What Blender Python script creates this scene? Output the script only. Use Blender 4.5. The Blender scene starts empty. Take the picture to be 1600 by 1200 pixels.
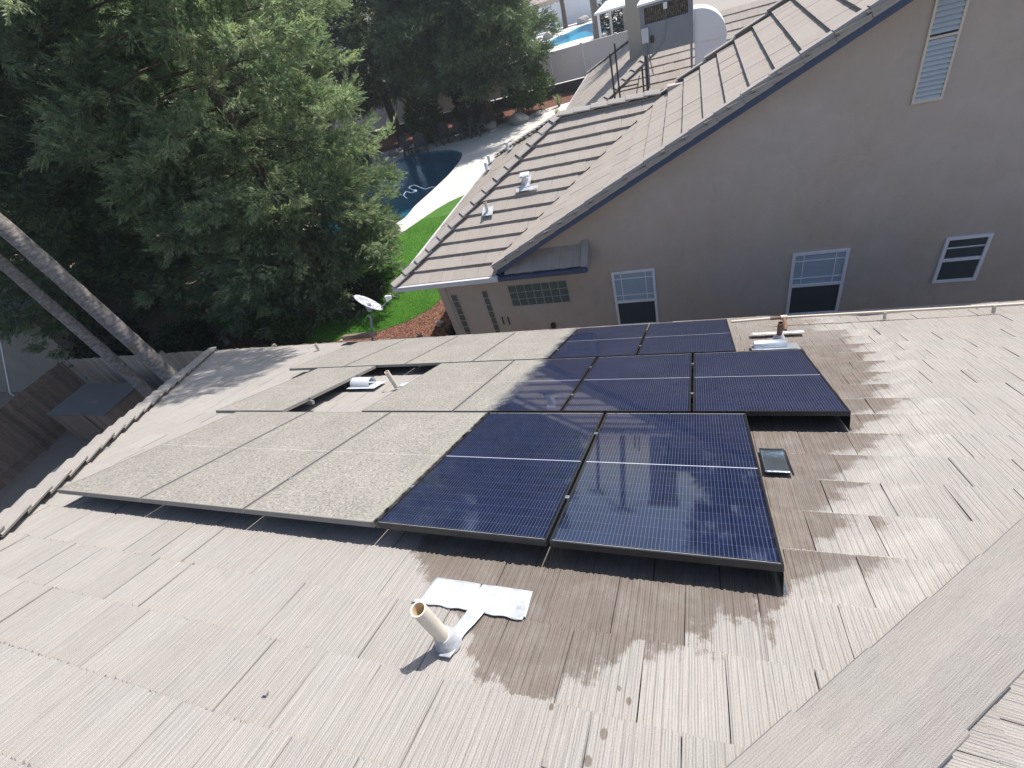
import bpy, bmesh, math, random
import numpy as np
from mathutils import Vector, Matrix
random.seed(4); rng = np.random.default_rng(7)
RAD = math.radians
scene = bpy.context.scene
col = scene.collection

# ------------------------------------------------------------------ camera
RM = np.array([[0.93155354, 0.25405423, -0.26012391],
               [-0.01909417, -0.68023653, -0.73274393],
               [-0.36310248, 0.68755706, -0.6288258]])      # rows: right, down, forward
CAM = np.array([4.95679764, -1.17060313, 2.14958794])
FPX = 747.85
cd = bpy.data.cameras.new("camera"); cd.sensor_width = 36; cd.lens = FPX/1600*36
cd.clip_start = 0.05; cd.clip_end = 3000
cam = bpy.data.objects.new("camera", cd); col.objects.link(cam)
mw = Matrix.Identity(4)
for i in range(3):
    mw[i][0] = RM[0][i]; mw[i][1] = -RM[1][i]; mw[i][2] = -RM[2][i]; mw[i][3] = CAM[i]
cam.matrix_world = mw
scene.camera = cam

# ------------------------------------------------------------------ light
SUN = Vector((0.40, 0.54, 1.0)).normalized()
w = bpy.data.worlds.new("World"); scene.world = w; w.use_nodes = True
nt = w.node_tree; bg = nt.nodes["Background"]
sk = nt.nodes.new("ShaderNodeTexSky"); sk.sky_type = 'NISHITA'; sk.sun_disc = False
sk.sun_elevation = math.asin(SUN.z); sk.sun_rotation = math.atan2(SUN.x, SUN.y)
sk.air_density = 1.0; sk.dust_density = 1.5; sk.ozone_density = 1.0
nt.links.new(sk.outputs[0], bg.inputs[0]); bg.inputs[1].default_value = 0.15
sl = bpy.data.lights.new("sun", 'SUN'); sl.energy = 4.7; sl.angle = RAD(0.53); sl.color = (1.0, 0.955, 0.895)
so = bpy.data.objects.new("sun", sl); col.objects.link(so)
so.rotation_euler = SUN.to_track_quat('Z', 'Y').to_euler()
scene.view_settings.view_transform = 'Standard'; scene.view_settings.look = 'None'
scene.view_settings.exposure = 0.36; scene.view_settings.gamma = 1

# ------------------------------------------------------------------ helpers
def at(px, py, n, d):
    """point where the sight line of a photo pixel meets the plane n.X = d"""
    n = np.array(n, float); r = RM.T @ np.array([px-800, py-600, FPX]); t = (d - n @ CAM)/(n @ r)
    return CAM + t*r
GZ = -5.6
def atg(px, py, z=GZ): return at(px, py, (0, 0, 1), z)
def aty(px, py, y): return at(px, py, (0, 1, 0), y)

WOFF = {}
def woff(o): return WOFF.get(o.name, Vector((0, 0, 0))) if o else Vector((0, 0, 0))
def tag(o, label=None, cat=None, group=None, kind=None):
    if label: o['label'] = label
    if cat: o['category'] = cat
    if group: o['group'] = group
    if kind: o['kind'] = kind
    return o
def thing(name, label, cat, base=(0, 0, 0), group=None, local=False):
    o = bpy.data.objects.new(name, None); col.objects.link(o); o.location = base
    o.empty_display_size = .1
    WOFF[o.name] = Vector((0, 0, 0)) if local else Vector(base)
    return tag(o, label, cat, group)
def link_mesh(name, me, m, parent=None):
    o = bpy.data.objects.new(name, me); col.objects.link(o)
    if m: me.materials.append(m)
    if parent:
        o.parent = parent
        wo = woff(parent)
        o.location = -wo; WOFF[o.name] = Vector((0, 0, 0))
    return o
def copy_tree(o, parent=None):
    c = o.copy(); col.objects.link(c); c.parent = parent
    for ch in list(o.children): copy_tree(ch, c)
    return c

class MB:
    def __init__(s): s.v = []; s.f = []
    def add(s, vs, fs):
        k = len(s.v); s.v += [tuple(map(float, p)) for p in vs]; s.f += [tuple(i+k for i in f) for f in fs]; return s
    def box(s, c, d, M=None):
        x, y, z = d[0]/2, d[1]/2, d[2]/2; c = Vector(c)
        P = [Vector((a*x, b*y, e*z)) for e in (-1, 1) for b in (-1, 1) for a in (-1, 1)]
        if M is not None: P = [M @ p for p in P]
        return s.add([c+p for p in P], [(0, 2, 3, 1), (4, 5, 7, 6), (0, 1, 5, 4), (1, 3, 7, 5), (3, 2, 6, 7), (2, 0, 4, 6)])
    def bb(s, a, b):
        a = Vector(a); b = Vector(b); return s.box((a+b)/2, [abs(q) for q in (b-a)])
    def slab(s, poly, n, t):
        """polygon (list of points) extruded by t against n"""
        n = Vector(n).normalized(); k = len(poly); top = [Vector(p) for p in poly]; bot = [p - n*t for p in top]
        fs = [tuple(range(k)), tuple(reversed(range(k, 2*k)))] + [(i, i+k, (i+1) % k+k, (i+1) % k) for i in range(k)]
        return s.add(top+bot, fs)
    def tube(s, pts, r, n=12, cap=True, close=False):
        pts = [Vector(p) for p in pts]; m = len(pts)
        rs = r if isinstance(r, (list, tuple)) else [r]*m
        rings = []; up = None
        for i, p in enumerate(pts):
            t = (pts[min(i+1, m-1)] - pts[max(i-1, 0)]).normalized()
            a = t.orthogonal().normalized() if up is None else (up - t*up.dot(t)).normalized()
            up = a; b = t.cross(a)
            rings.append([p + (a*math.cos(2*math.pi*j/n) + b*math.sin(2*math.pi*j/n))*rs[i] for j in range(n)])
        vs = [q for ring in rings for q in ring]
        fs = [(i*n+j, i*n+(j+1) % n, (i+1)*n+(j+1) % n, (i+1)*n+j) for i in range(m-1) for j in range(n)]
        if cap: fs += [tuple(reversed(range(n))), tuple(range((m-1)*n, m*n))]
        return s.add(vs, fs)
    def bar(s, a, b, w, h=None):
        """square bar from a to b"""
        a = Vector(a); b = Vector(b); d = b-a; h = h or w
        q = d.to_track_quat('Z', 'Y').to_matrix()
        return s.box((a+b)/2, (w, h, d.length), q)
    def build(s, name, m, parent=None, smooth=False, bevel=0):
        me = bpy.data.meshes.new(name); me.from_pydata(s.v, [], s.f); me.update()
        bm = bmesh.new(); bm.from_mesh(me)
        bmesh.ops.recalc_face_normals(bm, faces=bm.faces)
        if bevel:
            ed = [e for e in bm.edges if len(e.link_faces) == 2 and e.calc_face_angle(0) > .6]
            bmesh.ops.bevel(bm, geom=ed, offset=bevel, segments=2, affect='EDGES', profile=.7, clamp_overlap=True)
        bm.to_mesh(me); bm.free()
        for p in me.polygons: p.use_smooth = bool(smooth)
        if smooth:
            try: me.set_sharp_from_angle(angle=RAD(40))
            except Exception: pass
        return link_mesh(name, me, m, parent)

def np_mesh(name, V, F, m, parent=None, attrs=None, uv=None, smooth=False, F3=False):
    """V (n,3), F (k,4) or (k,3) arrays"""
    V = np.asarray(V, np.float32); F = np.asarray(F, np.int32); k = F.shape[1]
    me = bpy.data.meshes.new(name)
    me.vertices.add(len(V)); me.vertices.foreach_set("co", V.ravel())
    me.loops.add(F.size); me.loops.foreach_set("vertex_index", F.ravel())
    me.polygons.add(len(F)); me.polygons.foreach_set("loop_start", np.arange(0, F.size, k, dtype=np.int32))
    me.polygons.foreach_set("loop_total", np.full(len(F), k, np.int32))
    if attrs:
        for an, val in attrs.items():
            a = me.attributes.new(an, 'FLOAT', 'POINT'); a.data.foreach_set("value", np.asarray(val, np.float32))
    if uv is not None:
        l = me.uv_layers.new(name="UVMap"); l.data.foreach_set("uv", np.asarray(uv, np.float32)[F.ravel()].ravel())
    me.update(calc_edges=True); me.validate()
    me.polygons.foreach_set("use_smooth", np.full(len(F), bool(smooth)))
    if smooth == 'sharp':
        try: me.set_sharp_from_angle(angle=RAD(32))
        except Exception: pass
    return link_mesh(name, me, m, parent)

# ------------------------------------------------------------------ materials
class NG:
    def __init__(s, name):
        s.m = bpy.data.materials.new(name); s.m.use_nodes = True; s.t = s.m.node_tree
        s.b = s.t.nodes["Principled BSDF"]; s.out = s.t.nodes["Material Output"]
    def n(s, ty, **k):
        x = s.t.nodes.new(ty)
        for a, v in k.items(): setattr(x, a, v)
        return x
    def sock(s, x, i):
        if isinstance(i, bpy.types.NodeSocket): s.t.links.new(i, x)
        elif i is not None: x.default_value = i
    def math(s, op, a, b=None, c=None, clamp=False):
        x = s.n("ShaderNodeMath", operation=op); x.use_clamp = clamp
        s.sock(x.inputs[0], a)
        if b is not None: s.sock(x.inputs[1], b)
        if c is not None: s.sock(x.inputs[2], c)
        return x.outputs[0]
    def smooth(s, v, lo, hi, a=0., b=1.):
        x = s.n("ShaderNodeMapRange", interpolation_type='SMOOTHSTEP'); s.sock(x.inputs[0], v)
        for i, q in enumerate((lo, hi, a, b)): s.sock(x.inputs[i+1], q)
        return x.outputs[0]
    def mix(s, f, a, b, mode='MIX'):
        x = s.n("ShaderNodeMix", data_type='RGBA', blend_type=mode); s.sock(x.inputs[0], f)
        for i, q in ((6, a), (7, b)):
            if isinstance(q, tuple) and len(q) == 3: q = (*q, 1)
            s.sock(x.inputs[i], q)
        return x.outputs[2]
    def noise(s, vec, scale, detail=4, rough=.55, dist=0):
        x = s.n("ShaderNodeTexNoise"); s.sock(x.inputs['Vector'], vec); x.inputs['Scale'].default_value = scale
        x.inputs['Detail'].default_value = detail; x.inputs['Roughness'].default_value = rough; x.inputs['Distortion'].default_value = dist
        return x.outputs[0]
    def voro(s, vec, scale, feature='F1'):
        x = s.n("ShaderNodeTexVoronoi", feature=feature); s.sock(x.inputs['Vector'], vec); x.inputs['Scale'].default_value = scale
        return x.outputs[0]
    def ramp(s, f, stops):
        x = s.n("ShaderNodeValToRGB"); s.sock(x.inputs[0], f); e = x.color_ramp.elements
        while len(e) > 1: e.remove(e[-1])
        for i, (p, c) in enumerate(stops):
            q = e[0] if i == 0 else e.new(p); q.position = p
            q.color = (c, c, c, 1) if not isinstance(c, tuple) else (*c, 1)
        return x.outputs[0]
    def map(s, vec, sc=(1, 1, 1), rot=(0, 0, 0)):
        x = s.n("ShaderNodeMapping"); s.sock(x.inputs[0], vec); x.inputs['Scale'].default_value = sc; x.inputs['Rotation'].default_value = rot
        return x.outputs[0]
    def sep(s, vec):
        x = s.n("ShaderNodeSeparateXYZ"); s.sock(x.inputs[0], vec); return x.outputs
    def pos(s): return s.n("ShaderNodeNewGeometry").outputs['Position']
    def obj(s): return s.n("ShaderNodeTexCoord").outputs['Object']
    def uv(s): return s.n("ShaderNodeTexCoord").outputs['UV']
    def attr(s, name): return s.n("ShaderNodeAttribute", attribute_name=name).outputs['Fac']
    def bump(s, h, dist=.01, st=1., nrm=None):
        x = s.n("ShaderNodeBump"); s.sock(x.inputs['Height'], h); x.inputs['Distance'].default_value = dist; x.inputs['Strength'].default_value = st
        if nrm is not None: s.sock(x.inputs['Normal'], nrm)
        return x.outputs[0]
    def set(s, **k):
        for a, v in k.items():
            key = {'color': 'Base Color', 'rough': 'Roughness', 'metal': 'Metallic', 'normal': 'Normal', 'ior': 'IOR', 'spec': 'Specular IOR Level', 'coat': 'Coat Weight'}[a]
            if isinstance(v, tuple) and len(v) == 3: v = (*v, 1)
            s.sock(s.b.inputs[key], v)
        return s.m

def rough_mat(name, c, rough=.8, var=.25, scale=6., bump=.003, bscale=60., metal=0., fine=.1):
    g = NG(name); p = g.pos()
    n1 = g.noise(p, scale, 5); n2 = g.noise(p, bscale, 3)
    f = g.math('ADD', g.math('MULTIPLY', n1, var*2), g.math('MULTIPLY', n2, fine*2))
    f = g.math('ADD', f, 1-var-fine)
    cc = g.mix(1., c, f, 'MULTIPLY')
    g.set(color=cc, rough=rough, metal=metal)
    if bump: g.set(normal=g.bump(n2, bump))
    return g.m

EXP_ = .355
def tile_mat(name, base, stain=False, bs=1., gv=.30):
    g = NG(name); uv = g.uv(); U = g.sep(uv)
    ph_ = g.math('MULTIPLY_ADD', g.noise(g.map(uv, (9, .35, 1)), 1., 2), 9., g.math('MULTIPLY', g.math('FLOOR', g.math('DIVIDE', g.sep(uv)[1], EXP_)), 2.3))
    comb = g.math('SINE', g.math('MULTIPLY_ADD', U[0], 6.2832/.0105, ph_))
    comb = g.math('MULTIPLY', g.math('MULTIPLY_ADD', comb, .5, .5), g.math('MULTIPLY_ADD', g.noise(g.map(uv, (30, 6, 1)), 1., 3, .7), 1.2, .2))
    streak = g.noise(g.map(uv, (48, 1.1, 1)), 1., 4, .6)
    fine = g.noise(g.map(uv, (210, 9, 1)), 1., 3, .6)
    speck = g.noise(uv, 240., 2, .6)
    blot = g.noise(uv, 3.2, 4, .6)
    big = g.noise(uv, .7, 2)
    tint = g.attr('tint')
    f = g.math('MULTIPLY', streak, .17 if gv > .2 else .12)
    f = g.math('MULTIPLY_ADD', comb, .15 if gv > .2 else .0, f)
    f = g.math('MULTIPLY_ADD', fine, .42, f)
    f = g.math('MULTIPLY_ADD', speck, .70, f)
    f = g.math('MULTIPLY_ADD', blot, .34, f)
    f = g.math('MULTIPLY_ADD', tint, .08 if gv > .2 else .13, f)
    f = g.math('ADD', f, .06 if gv > .2 else .11)
    warm = g.mix(g.smooth(blot, .4, .65), base, tuple(b*k for b, k in zip(base, (.90, .93, .93))))
    c = g.mix(1., warm, f, 'MULTIPLY')
    grain = g.smooth(g.noise(uv, 310., 2, .8), .60, .70)
    c = g.mix(g.math('MULTIPLY', grain, .7), c, tuple(min(1, b*1.6) for b in base))
    groove = g.smooth(g.noise(g.map(uv, (125, 1.5, 1)), 1., 3, .7), .52, .66)
    c = g.mix(g.math('MULTIPLY', groove, gv), c, tuple(b*.42 for b in base))
    pit = g.smooth(g.noise(uv, 115., 2, .8), .66, .74)
    c = g.mix(g.math('MULTIPLY', pit, .45), c, (.12, .10, .09))
    lich = g.smooth(g.noise(uv, 9., 5, .7), .62, .72)
    c = g.mix(g.math('MULTIPLY', lich, .16), c, (.42, .42, .36))
    rgh = .9
    if stain:
        u, v = U[0], U[1]
        fr = g.math('FRACT', g.math('DIVIDE', g.math('ADD', v, .378), .355))
        URs = [(0, 5.6), (.27, 5.74), (.54, 5.84), (.79, 5.84), (1.12, 6.01), (1.73, 6.23), (2.21, 6.43), (2.98, 6.61), (3.59, 6.75), (4.37, 6.85), (5.54, 6.5)]
        UR = g.ramp(g.math('DIVIDE', v, 6.0), [(a/6, (b-5)/2) for a, b in URs])
        UR = g.math('MULTIPLY_ADD', UR, 2., 5.)
        nz = g.math('SUBTRACT', g.noise(uv, 5.5, 5, .65), .5)
        nzs = g.math('SUBTRACT', g.noise(g.map(uv, (38, 3, 1)), 1., 3, .6), .5)
        d = g.math('MULTIPLY_ADD', g.math('SUBTRACT', comb, .4), .06, g.math('SUBTRACT', UR, u))
        d = g.math('MULTIPLY_ADD', nz, .48, d)
        d = g.math('MULTIPLY_ADD', g.math('SUBTRACT', fr, .55), .27, d)
        d = g.math('MULTIPLY_ADD', nzs, .07, d)
        d = g.math('MULTIPLY_ADD', g.math('SUBTRACT', tint, .5), .16, d)
        m1 = g.math('MULTIPLY', g.math('MULTIPLY', g.smooth(d, .13, .20), g.smooth(v, -.02, .03)), g.smooth(u, 3.5, 3.9))
        # dry flecks along the upper end of each exposed tile
        fleck = g.math('MULTIPLY', g.smooth(fr, .16, .05), g.smooth(g.noise(g.map(uv, (7, 1.5, 1)), 1., 3, .6), .5, .6))
        m1 = g.math('MULTIPLY', m1, g.math('SUBTRACT', 1., g.math('MULTIPLY', fleck, g.smooth(d, .9, .3))))
        m1 = g.math('MULTIPLY', m1, g.smooth(v, 5.9, 3.4, .5, 1.))
        VLs = [(3.38, .05), (3.5, -.1), (3.7, -.24), (3.93, -.36), (4.1, -.62), (4.2, -.70), (4.42, -.71), (4.5, -.64), (4.62, -.60), (4.68, -.50), (4.74, -.37), (5.0, -.30), (5.22, -.18), (5.36, .05)]
        VL = g.ramp(g.math('DIVIDE', g.math('SUBTRACT', u, 3.2), 2.4), [((a-3.2)/2.4, (b+.8)) for a, b in VLs])
        VL = g.math('SUBTRACT', VL, .8)
        d2 = g.math('SUBTRACT', v, VL)
        d2 = g.math('MULTIPLY_ADD', nz, .50, d2); d2 = g.math('MULTIPLY_ADD', nzs, .16, d2)
        d2 = g.math('MULTIPLY_ADD', g.math('SUBTRACT', tint, .5), .14, d2)
        d2 = g.math('MULTIPLY_ADD', g.math('SUBTRACT', g.noise(uv, 26., 3, .6), .5), .12, d2)
        d2 = g.math('MULTIPLY_ADD', g.math('SUBTRACT', comb, .4), .05, d2)
        m2 = g.math('MULTIPLY', g.smooth(d2, -.01, .045), g.smooth(v, .3, .05))
        m2 = g.math('MULTIPLY', m2, g.math('MULTIPLY', g.smooth(u, 3.36, 3.42), g.smooth(u, 5.5, 5.4)))
        m = g.math('MAXIMUM', m1, m2)
        for (a, b, r) in ((4.635, -.79, .022), (4.60, -.885, .02), (4.70, -.64, .018), (4.66, -.60, .014), (4.44, -.745, .016)):
            dx = g.math('MULTIPLY', g.math('SUBTRACT', u, a), 1.5); dy = g.math('SUBTRACT', v, b)
            dd = g.math('SQRT', g.math('ADD', g.math('MULTIPLY', dx, dx), g.math('MULTIPLY', dy, dy)))
            dd = g.math('MULTIPLY_ADD', nzs, .012, dd)
            m = g.math('MAXIMUM', m, g.smooth(dd, r, r*.7))
        m = g.math('MULTIPLY', m, g.math('MULTIPLY_ADD', g.noise(uv, 6., 5, .7), 1.1, .42), clamp=True)
        br = g.mix(g.noise(uv, 8., 3), (.43, .375, .34), (.60, .555, .525))
        c = g.mix(m, c, g.mix(1., c, br, 'MULTIPLY'))
        # drying rim, slightly paler than the dry tile
        rim = g.math('MULTIPLY', g.smooth(d, -.20, -.02), g.smooth(d, .05, -.02))
        c = g.mix(g.math('MULTIPLY', rim, .12), c, (.75, .70, .62))
    h = g.math('MULTIPLY_ADD', comb, .45 if gv > .25 else 0., g.math('MULTIPLY', fine, .01))
    h = g.math('MULTIPLY_ADD', fine, .7, g.math('MULTIPLY_ADD', streak, .5, g.math('MULTIPLY_ADD', speck, .6, h)))
    g.set(color=c, rough=rgh, normal=g.bump(h, .005*bs, .8))
    g.b.inputs['Specular IOR Level'].default_value = .25
    return g.m

M = {}
DRY = (.365, .334, .305)
M['tile_own'] = tile_mat('concrete_tile', DRY, True)
M['tile_side'] = tile_mat('concrete_tile_side', DRY)
M['tile_trim'] = tile_mat('concrete_trim', (.335, .303, .276), bs=1.1, gv=.22)
M['tile_nb'] = tile_mat('neighbour_tile', (.385, .335, .295), bs=.3)
M['tile_nb_trim'] = tile_mat('neighbour_trim', (.40, .36, .33), bs=.3)
M['under'] = rough_mat('underlay', (.05, .045, .04), .95)
def make_stucco():
    g = NG('stucco'); p = g.pos()
    a = g.noise(p, .55, 4, .6, .6); b = g.noise(p, 3.2, 5, .65, .8); c = g.noise(p, 80., 3, .7); d = g.noise(g.map(p, (5, 5, .5)), 1., 4, .6)
    f = g.math('MULTIPLY_ADD', a, .46, .50); f = g.math('MULTIPLY_ADD', b, .26, f); f = g.math('MULTIPLY_ADD', c, .16, f); f = g.math('MULTIPLY_ADD', d, .12, f)
    col_ = g.mix(g.smooth(a, .35, .65), (.47, .388, .325), (.44, .375, .33))
    h = g.math('MULTIPLY_ADD', b, .8, g.math('MULTIPLY', c, .35))
    g.set(color=g.mix(1., col_, f, 'MULTIPLY'), rough=.95, normal=g.bump(h, .02, .7)); return g.m
M['stucco'] = make_stucco()
M['stucco_own'] = rough_mat('stucco_own', (.42, .38, .33), .95, .08, 1.3, .006, 70.)
M['fascia_blue'] = rough_mat('blue_painted_board', (.045, .065, .12), .6, .15, 4, .001)
M['gutter_white'] = rough_mat('gutter_metal', (.55, .55, .56), .4, .1, 4, 0)
M['white_paint'] = rough_mat('white_vinyl', (.72, .73, .76), .45, .06, 3, 0)
M['vinyl'] = rough_mat('vinyl_fence', (.84, .85, .88), .5, .06, 1, 0)
M['metal_grey'] = rough_mat('grey_painted_metal', (.20, .22, .25), .5, .12, 3, .0005)
M['metal_dark'] = rough_mat('dark_iron', (.035, .025, .022), .7, .3, 9, .001)
M['galv'] = rough_mat('galvanised_sheet', (.62, .66, .70), .38, .18, 14, .001, 60, metal=.75)
M['vent_paint'] = rough_mat('pale_grey_vent_paint', (.50, .53, .56), .45, .1, 8, 0)
M['lead'] = rough_mat('silver_flashing', (.54, .56, .58), .5, .6, 9, .003, 26, metal=.2, fine=.3)
M['pvc'] = rough_mat('aged_pvc', (.66, .60, .50), .5, .22, 9, .001, 90)
M['pvc_in'] = rough_mat('pvc_inside', (.62, .50, .33), .6, .15, 12, 0)
M['conduit'] = rough_mat('cream_conduit', (.60, .52, .42), .5, .12, 5, 0)
M['rust'] = rough_mat('rusted_pipe', (.20, .11, .075), .8, .3, 20, .001)
M['black_alu'] = None
M['wood_fence'] = None
M['bark'] = rough_mat('redwood_bark', (.10, .065, .045), .95, .35, 5, .02, 22)
M['rock'] = rough_mat('boulder_stone', (.36, .34, .31), .9, .3, 3, .02, 14)
M['dark_chair'] = rough_mat('dark_painted_wood', (.085, .085, .095), .6, .2, 5, 0)
M['deck'] = rough_mat('pool_deck_concrete', (.60, .57, .52), .85, .10, .8, .002, 40)
M['cleaner'] = rough_mat('pale_blue_plastic', (.45, .62, .80), .4, .05, 3, 0)
M['tarp'] = rough_mat('pale_blue_tarp', (.30, .38, .44), .5, .2, 6, .01, 9)
M['plywood'] = rough_mat('grey_plywood', (.13, .125, .12), .8, .15, 5, .001)

def make_black_alu():
    g = NG('black_anodised_frame'); p = g.pos(); X = g.sep(p)[0]
    n = g.noise(p, 160., 3, .7); d = g.smooth(g.math('MULTIPLY_ADD', g.math('SUBTRACT', g.noise(p, 12., 3), .5), .15, X), 3.19, 3.13)
    k = g.math('MULTIPLY', d, g.math('MULTIPLY_ADD', n, .7, .3))
    c = g.mix(k, (.02, .02, .023), (.32, .30, .27))
    g.set(color=c, rough=g.math('MULTIPLY_ADD', k, .4, .22)); return g.m
M['black_alu'] = make_black_alu()

PW, PL, PITCH = 1.042, 1.75, 1.06
def make_pv():
    g = NG('solar_glass'); uv = g.uv(); U = g.sep(uv); p = g.pos(); X = g.sep(p)[0]
    u, v = U[0], U[1]
    def line(val, pitch, off, wd):
        a = g.math('ABSOLUTE', g.math('SUBTRACT', g.math('FRACT', g.math('DIVIDE', g.math('SUBTRACT', val, off), pitch)), .5))
        return g.smooth(a, wd/pitch/2*1.3, wd/pitch/2*.7)
    cp = (PW-.036)/6
    bus = line(u, cp/9, .018, .0013)
    cell = line(g.math('ADD', u, cp/2), cp, .018, .0035)
    hc = (PL-.05)/20
    row = line(g.math('ADD', v, hc/2), hc, .025, .0030)
    bus = g.math('MULTIPLY', bus, g.math('MULTIPLY_ADD', row, 1.3, .55), clamp=True)
    mid = g.smooth(g.math('ABSOLUTE', g.math('SUBTRACT', v, PL/2)), .0055, .0035)
    lip = g.smooth(g.math('ABSOLUTE', g.math('SUBTRACT', v, PL/2)), PL/2-.0155, PL/2-.0145)  # pale line by the frame: dust with a lit edge painted into the colour
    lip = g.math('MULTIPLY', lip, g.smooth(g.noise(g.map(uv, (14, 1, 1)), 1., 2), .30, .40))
    inner = g.math('MULTIPLY', g.smooth(g.math('ABSOLUTE', g.math('SUBTRACT', u, PW/2)), PW/2-.014, PW/2-.016),
                   g.smooth(g.math('ABSOLUTE', g.math('SUBTRACT', v, PL/2)), PL/2-.02, PL/2-.022))
    # cells vary a little in blue
    cid = g.n("ShaderNodeTexWhiteNoise", noise_dimensions='2D')
    fl = g.n("ShaderNodeCombineXYZ"); g.sock(fl.inputs[0], g.math('FLOOR', g.math('DIVIDE', g.math('SUBTRACT', u, .018), cp)))
    g.sock(fl.inputs[1], g.math('FLOOR', g.math('DIVIDE', g.math('SUBTRACT', v, .025), hc))); g.sock(cid.inputs[0], fl.outputs[0])
    cc = g.mix(cid.outputs[0], (.008, .013, .038), (.011, .017, .050))
    cc = g.mix(g.math('MULTIPLY', bus, .8), cc, (.30, .32, .38))
    cc = g.mix(g.math('MULTIPLY', cell, .8), cc, (.004, .004, .008))
    cc = g.mix(g.math('MULTIPLY', row, .42), cc, (.075, .085, .13))
    cc = g.mix(g.math('SUBTRACT', 1., inner), cc, (.006, .006, .009))
    cc = g.mix(mid, cc, (.42, .44, .49))
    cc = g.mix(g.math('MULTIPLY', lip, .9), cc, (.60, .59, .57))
    # thin film of dust on the washed glass
    film = g.smooth(g.noise(p, 3., 5, .7), .42, .72)
    spot = g.smooth(g.noise(p, 60., 3, .7), .68, .76)
    ff = g.math('MULTIPLY_ADD', film, .016, g.math('MULTIPLY', spot, .05))
    cc = g.mix(ff, cc, (.40, .38, .34))
    # thick grime left on the unwashed part
    q = g.math('MULTIPLY_ADD', g.math('SUBTRACT', g.noise(p, 7., 5, .7), .5), .30, X)
    q = g.math('MULTIPLY_ADD', g.math('SUBTRACT', g.noise(p, 70., 3, .7), .5), .10, q)
    dustA = g.smooth(q, 3.28, 3.06)
    dustB = g.smooth(X, 3.178, 3.170)
    Yp = g.sep(p)[1]; isrow1 = g.math('LESS_THAN', Yp, 1.61)
    dust = g.math('ADD', g.math('MULTIPLY', isrow1, dustB), g.math('MULTIPLY', g.math('SUBTRACT', 1., isrow1), dustA), clamp=True)
    g1 = g.noise(p, 62., 4, .8, .6); g2 = g.noise(p, 260., 2, .7); g3 = g.noise(p, 2.2, 4, .6)
    dc = g.ramp(g1, [(.33, (.12, .113, .10)), (.46, (.25, .235, .209)), (.55, (.325, .305, .271)), (.68, (.45, .423, .38))])
    dc = g.mix(1., dc, g.math('MULTIPLY_ADD', g3, .36, .78), 'MULTIPLY')
    g4 = g.noise(g.map(uv, (9, .8, 1)), 1., 4, .6)
    dc = g.mix(1., dc, g.math('MULTIPLY_ADD', g4, .22, .88), 'MULTIPLY')
    dc = g.mix(1., dc, g.math('MULTIPLY_ADD', g2, .3, .84), 'MULTIPLY')
    thin = g.smooth(X, 2.95, 3.2)
    dc = g.mix(g.math('MULTIPLY', thin, .30), dc, (.30, .30, .235))
    dc = g.mix(g.math('MULTIPLY', mid, .30), dc, (.62, .60, .56))
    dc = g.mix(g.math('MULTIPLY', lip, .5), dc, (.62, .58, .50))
    c = g.mix(dust, cc, dc)
    g.set(color=c, rough=g.math('MULTIPLY_ADD', dust, .90, .035), ior=1.5)
    g.sock(g.b.inputs['Specular IOR Level'], g.math('MULTIPLY_ADD', dust, -.45, .5))
    g.set(normal=g.bump(g.math('MULTIPLY', g1, dust), .003, .5))
    return g.m
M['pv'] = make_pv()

def make_wood(name, c, gapw=.14, axis=0):
    g = NG(name); p = g.pos(); S = g.sep(p)
    n = g.noise(g.map(p, (30, 30, 2.5)), 1., 4, .6)
    idn = g.n("ShaderNodeTexWhiteNoise", noise_dimensions='1D')
    g.sock(idn.inputs['W'], g.math('FLOOR', g.math('DIVIDE', g.math('ADD', S[0], S[1]), gapw)))
    f = g.math('MULTIPLY_ADD', n, .9, g.math('MULTIPLY_ADD', idn.outputs[0], .4, .35))
    g.set(color=g.mix(1., c, f, 'MULTIPLY'), rough=.85, normal=g.bump(n, .004)); return g.m
M['wood_fence'] = make_wood('weathered_fence_board', (.36, .285, .225))
M['wood_dark'] = make_wood('brown_board', (.22, .155, .12))

def make_palm_bark():
    g = NG('palm_bark'); p = g.pos(); z = g.sep(p)[2]
    ring = g.math('SINE', g.math('MULTIPLY', g.math('MULTIPLY_ADD', g.noise(p, 3., 3), .12, z), 60))
    n = g.noise(g.map(p, (7, 7, 14)), 1., 5, .75)
    c = g.mix(g.smooth(n, .35, .7), (.13, .115, .11), (.30, .27, .25))
    c = g.mix(g.smooth(ring, .7, 1., 0, .22), c, (.07, .06, .055))
    c = g.mix(g.smooth(g.noise(p, 2.5, 4, .7), .55, .7), c, (.20, .13, .09))
    g.set(color=c, rough=.9, normal=g.bump(g.math('ADD', g.math('MULTIPLY', ring, .35), g.math('MULTIPLY', n, 3)), .006)); return g.m
M['palm_bark'] = make_palm_bark()

def leaf_mat(name, c0, c1, trans=.35, brown=0.):
    g = NG(name); t = g.attr('tint'); p = g.pos()
    c = g.mix(t, c0, c1)
    c = g.mix(g.smooth(g.noise(p, .9, 3), .35, .65), c, g.mix(1., c, (.62, .72, .68), 'MULTIPLY'))
    if brown: c = g.mix(g.math('MULTIPLY', g.smooth(g.noise(p, 2.6, 4, .7), .56, .70), brown), c, (.26, .17, .10))
    g.set(color=c, rough=.5, spec=.35)
    tr = g.n("ShaderNodeBsdfTranslucent"); g.sock(tr.inputs[0], g.mix(1., c, (1.25, 1.4, .9), 'MULTIPLY'))
    mx = g.n("ShaderNodeMixShader"); mx.inputs[0].default_value = trans
    g.t.links.new(g.b.outputs[0], mx.inputs[1]); g.t.links.new(tr.outputs[0], mx.inputs[2])
    g.t.links.new(mx.outputs[0], g.out.inputs[0]); return g.m
M['redwood_leaf'] = leaf_mat('redwood_foliage', (.14, .185, .125), (.45, .485, .33), .5, .6)
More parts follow.
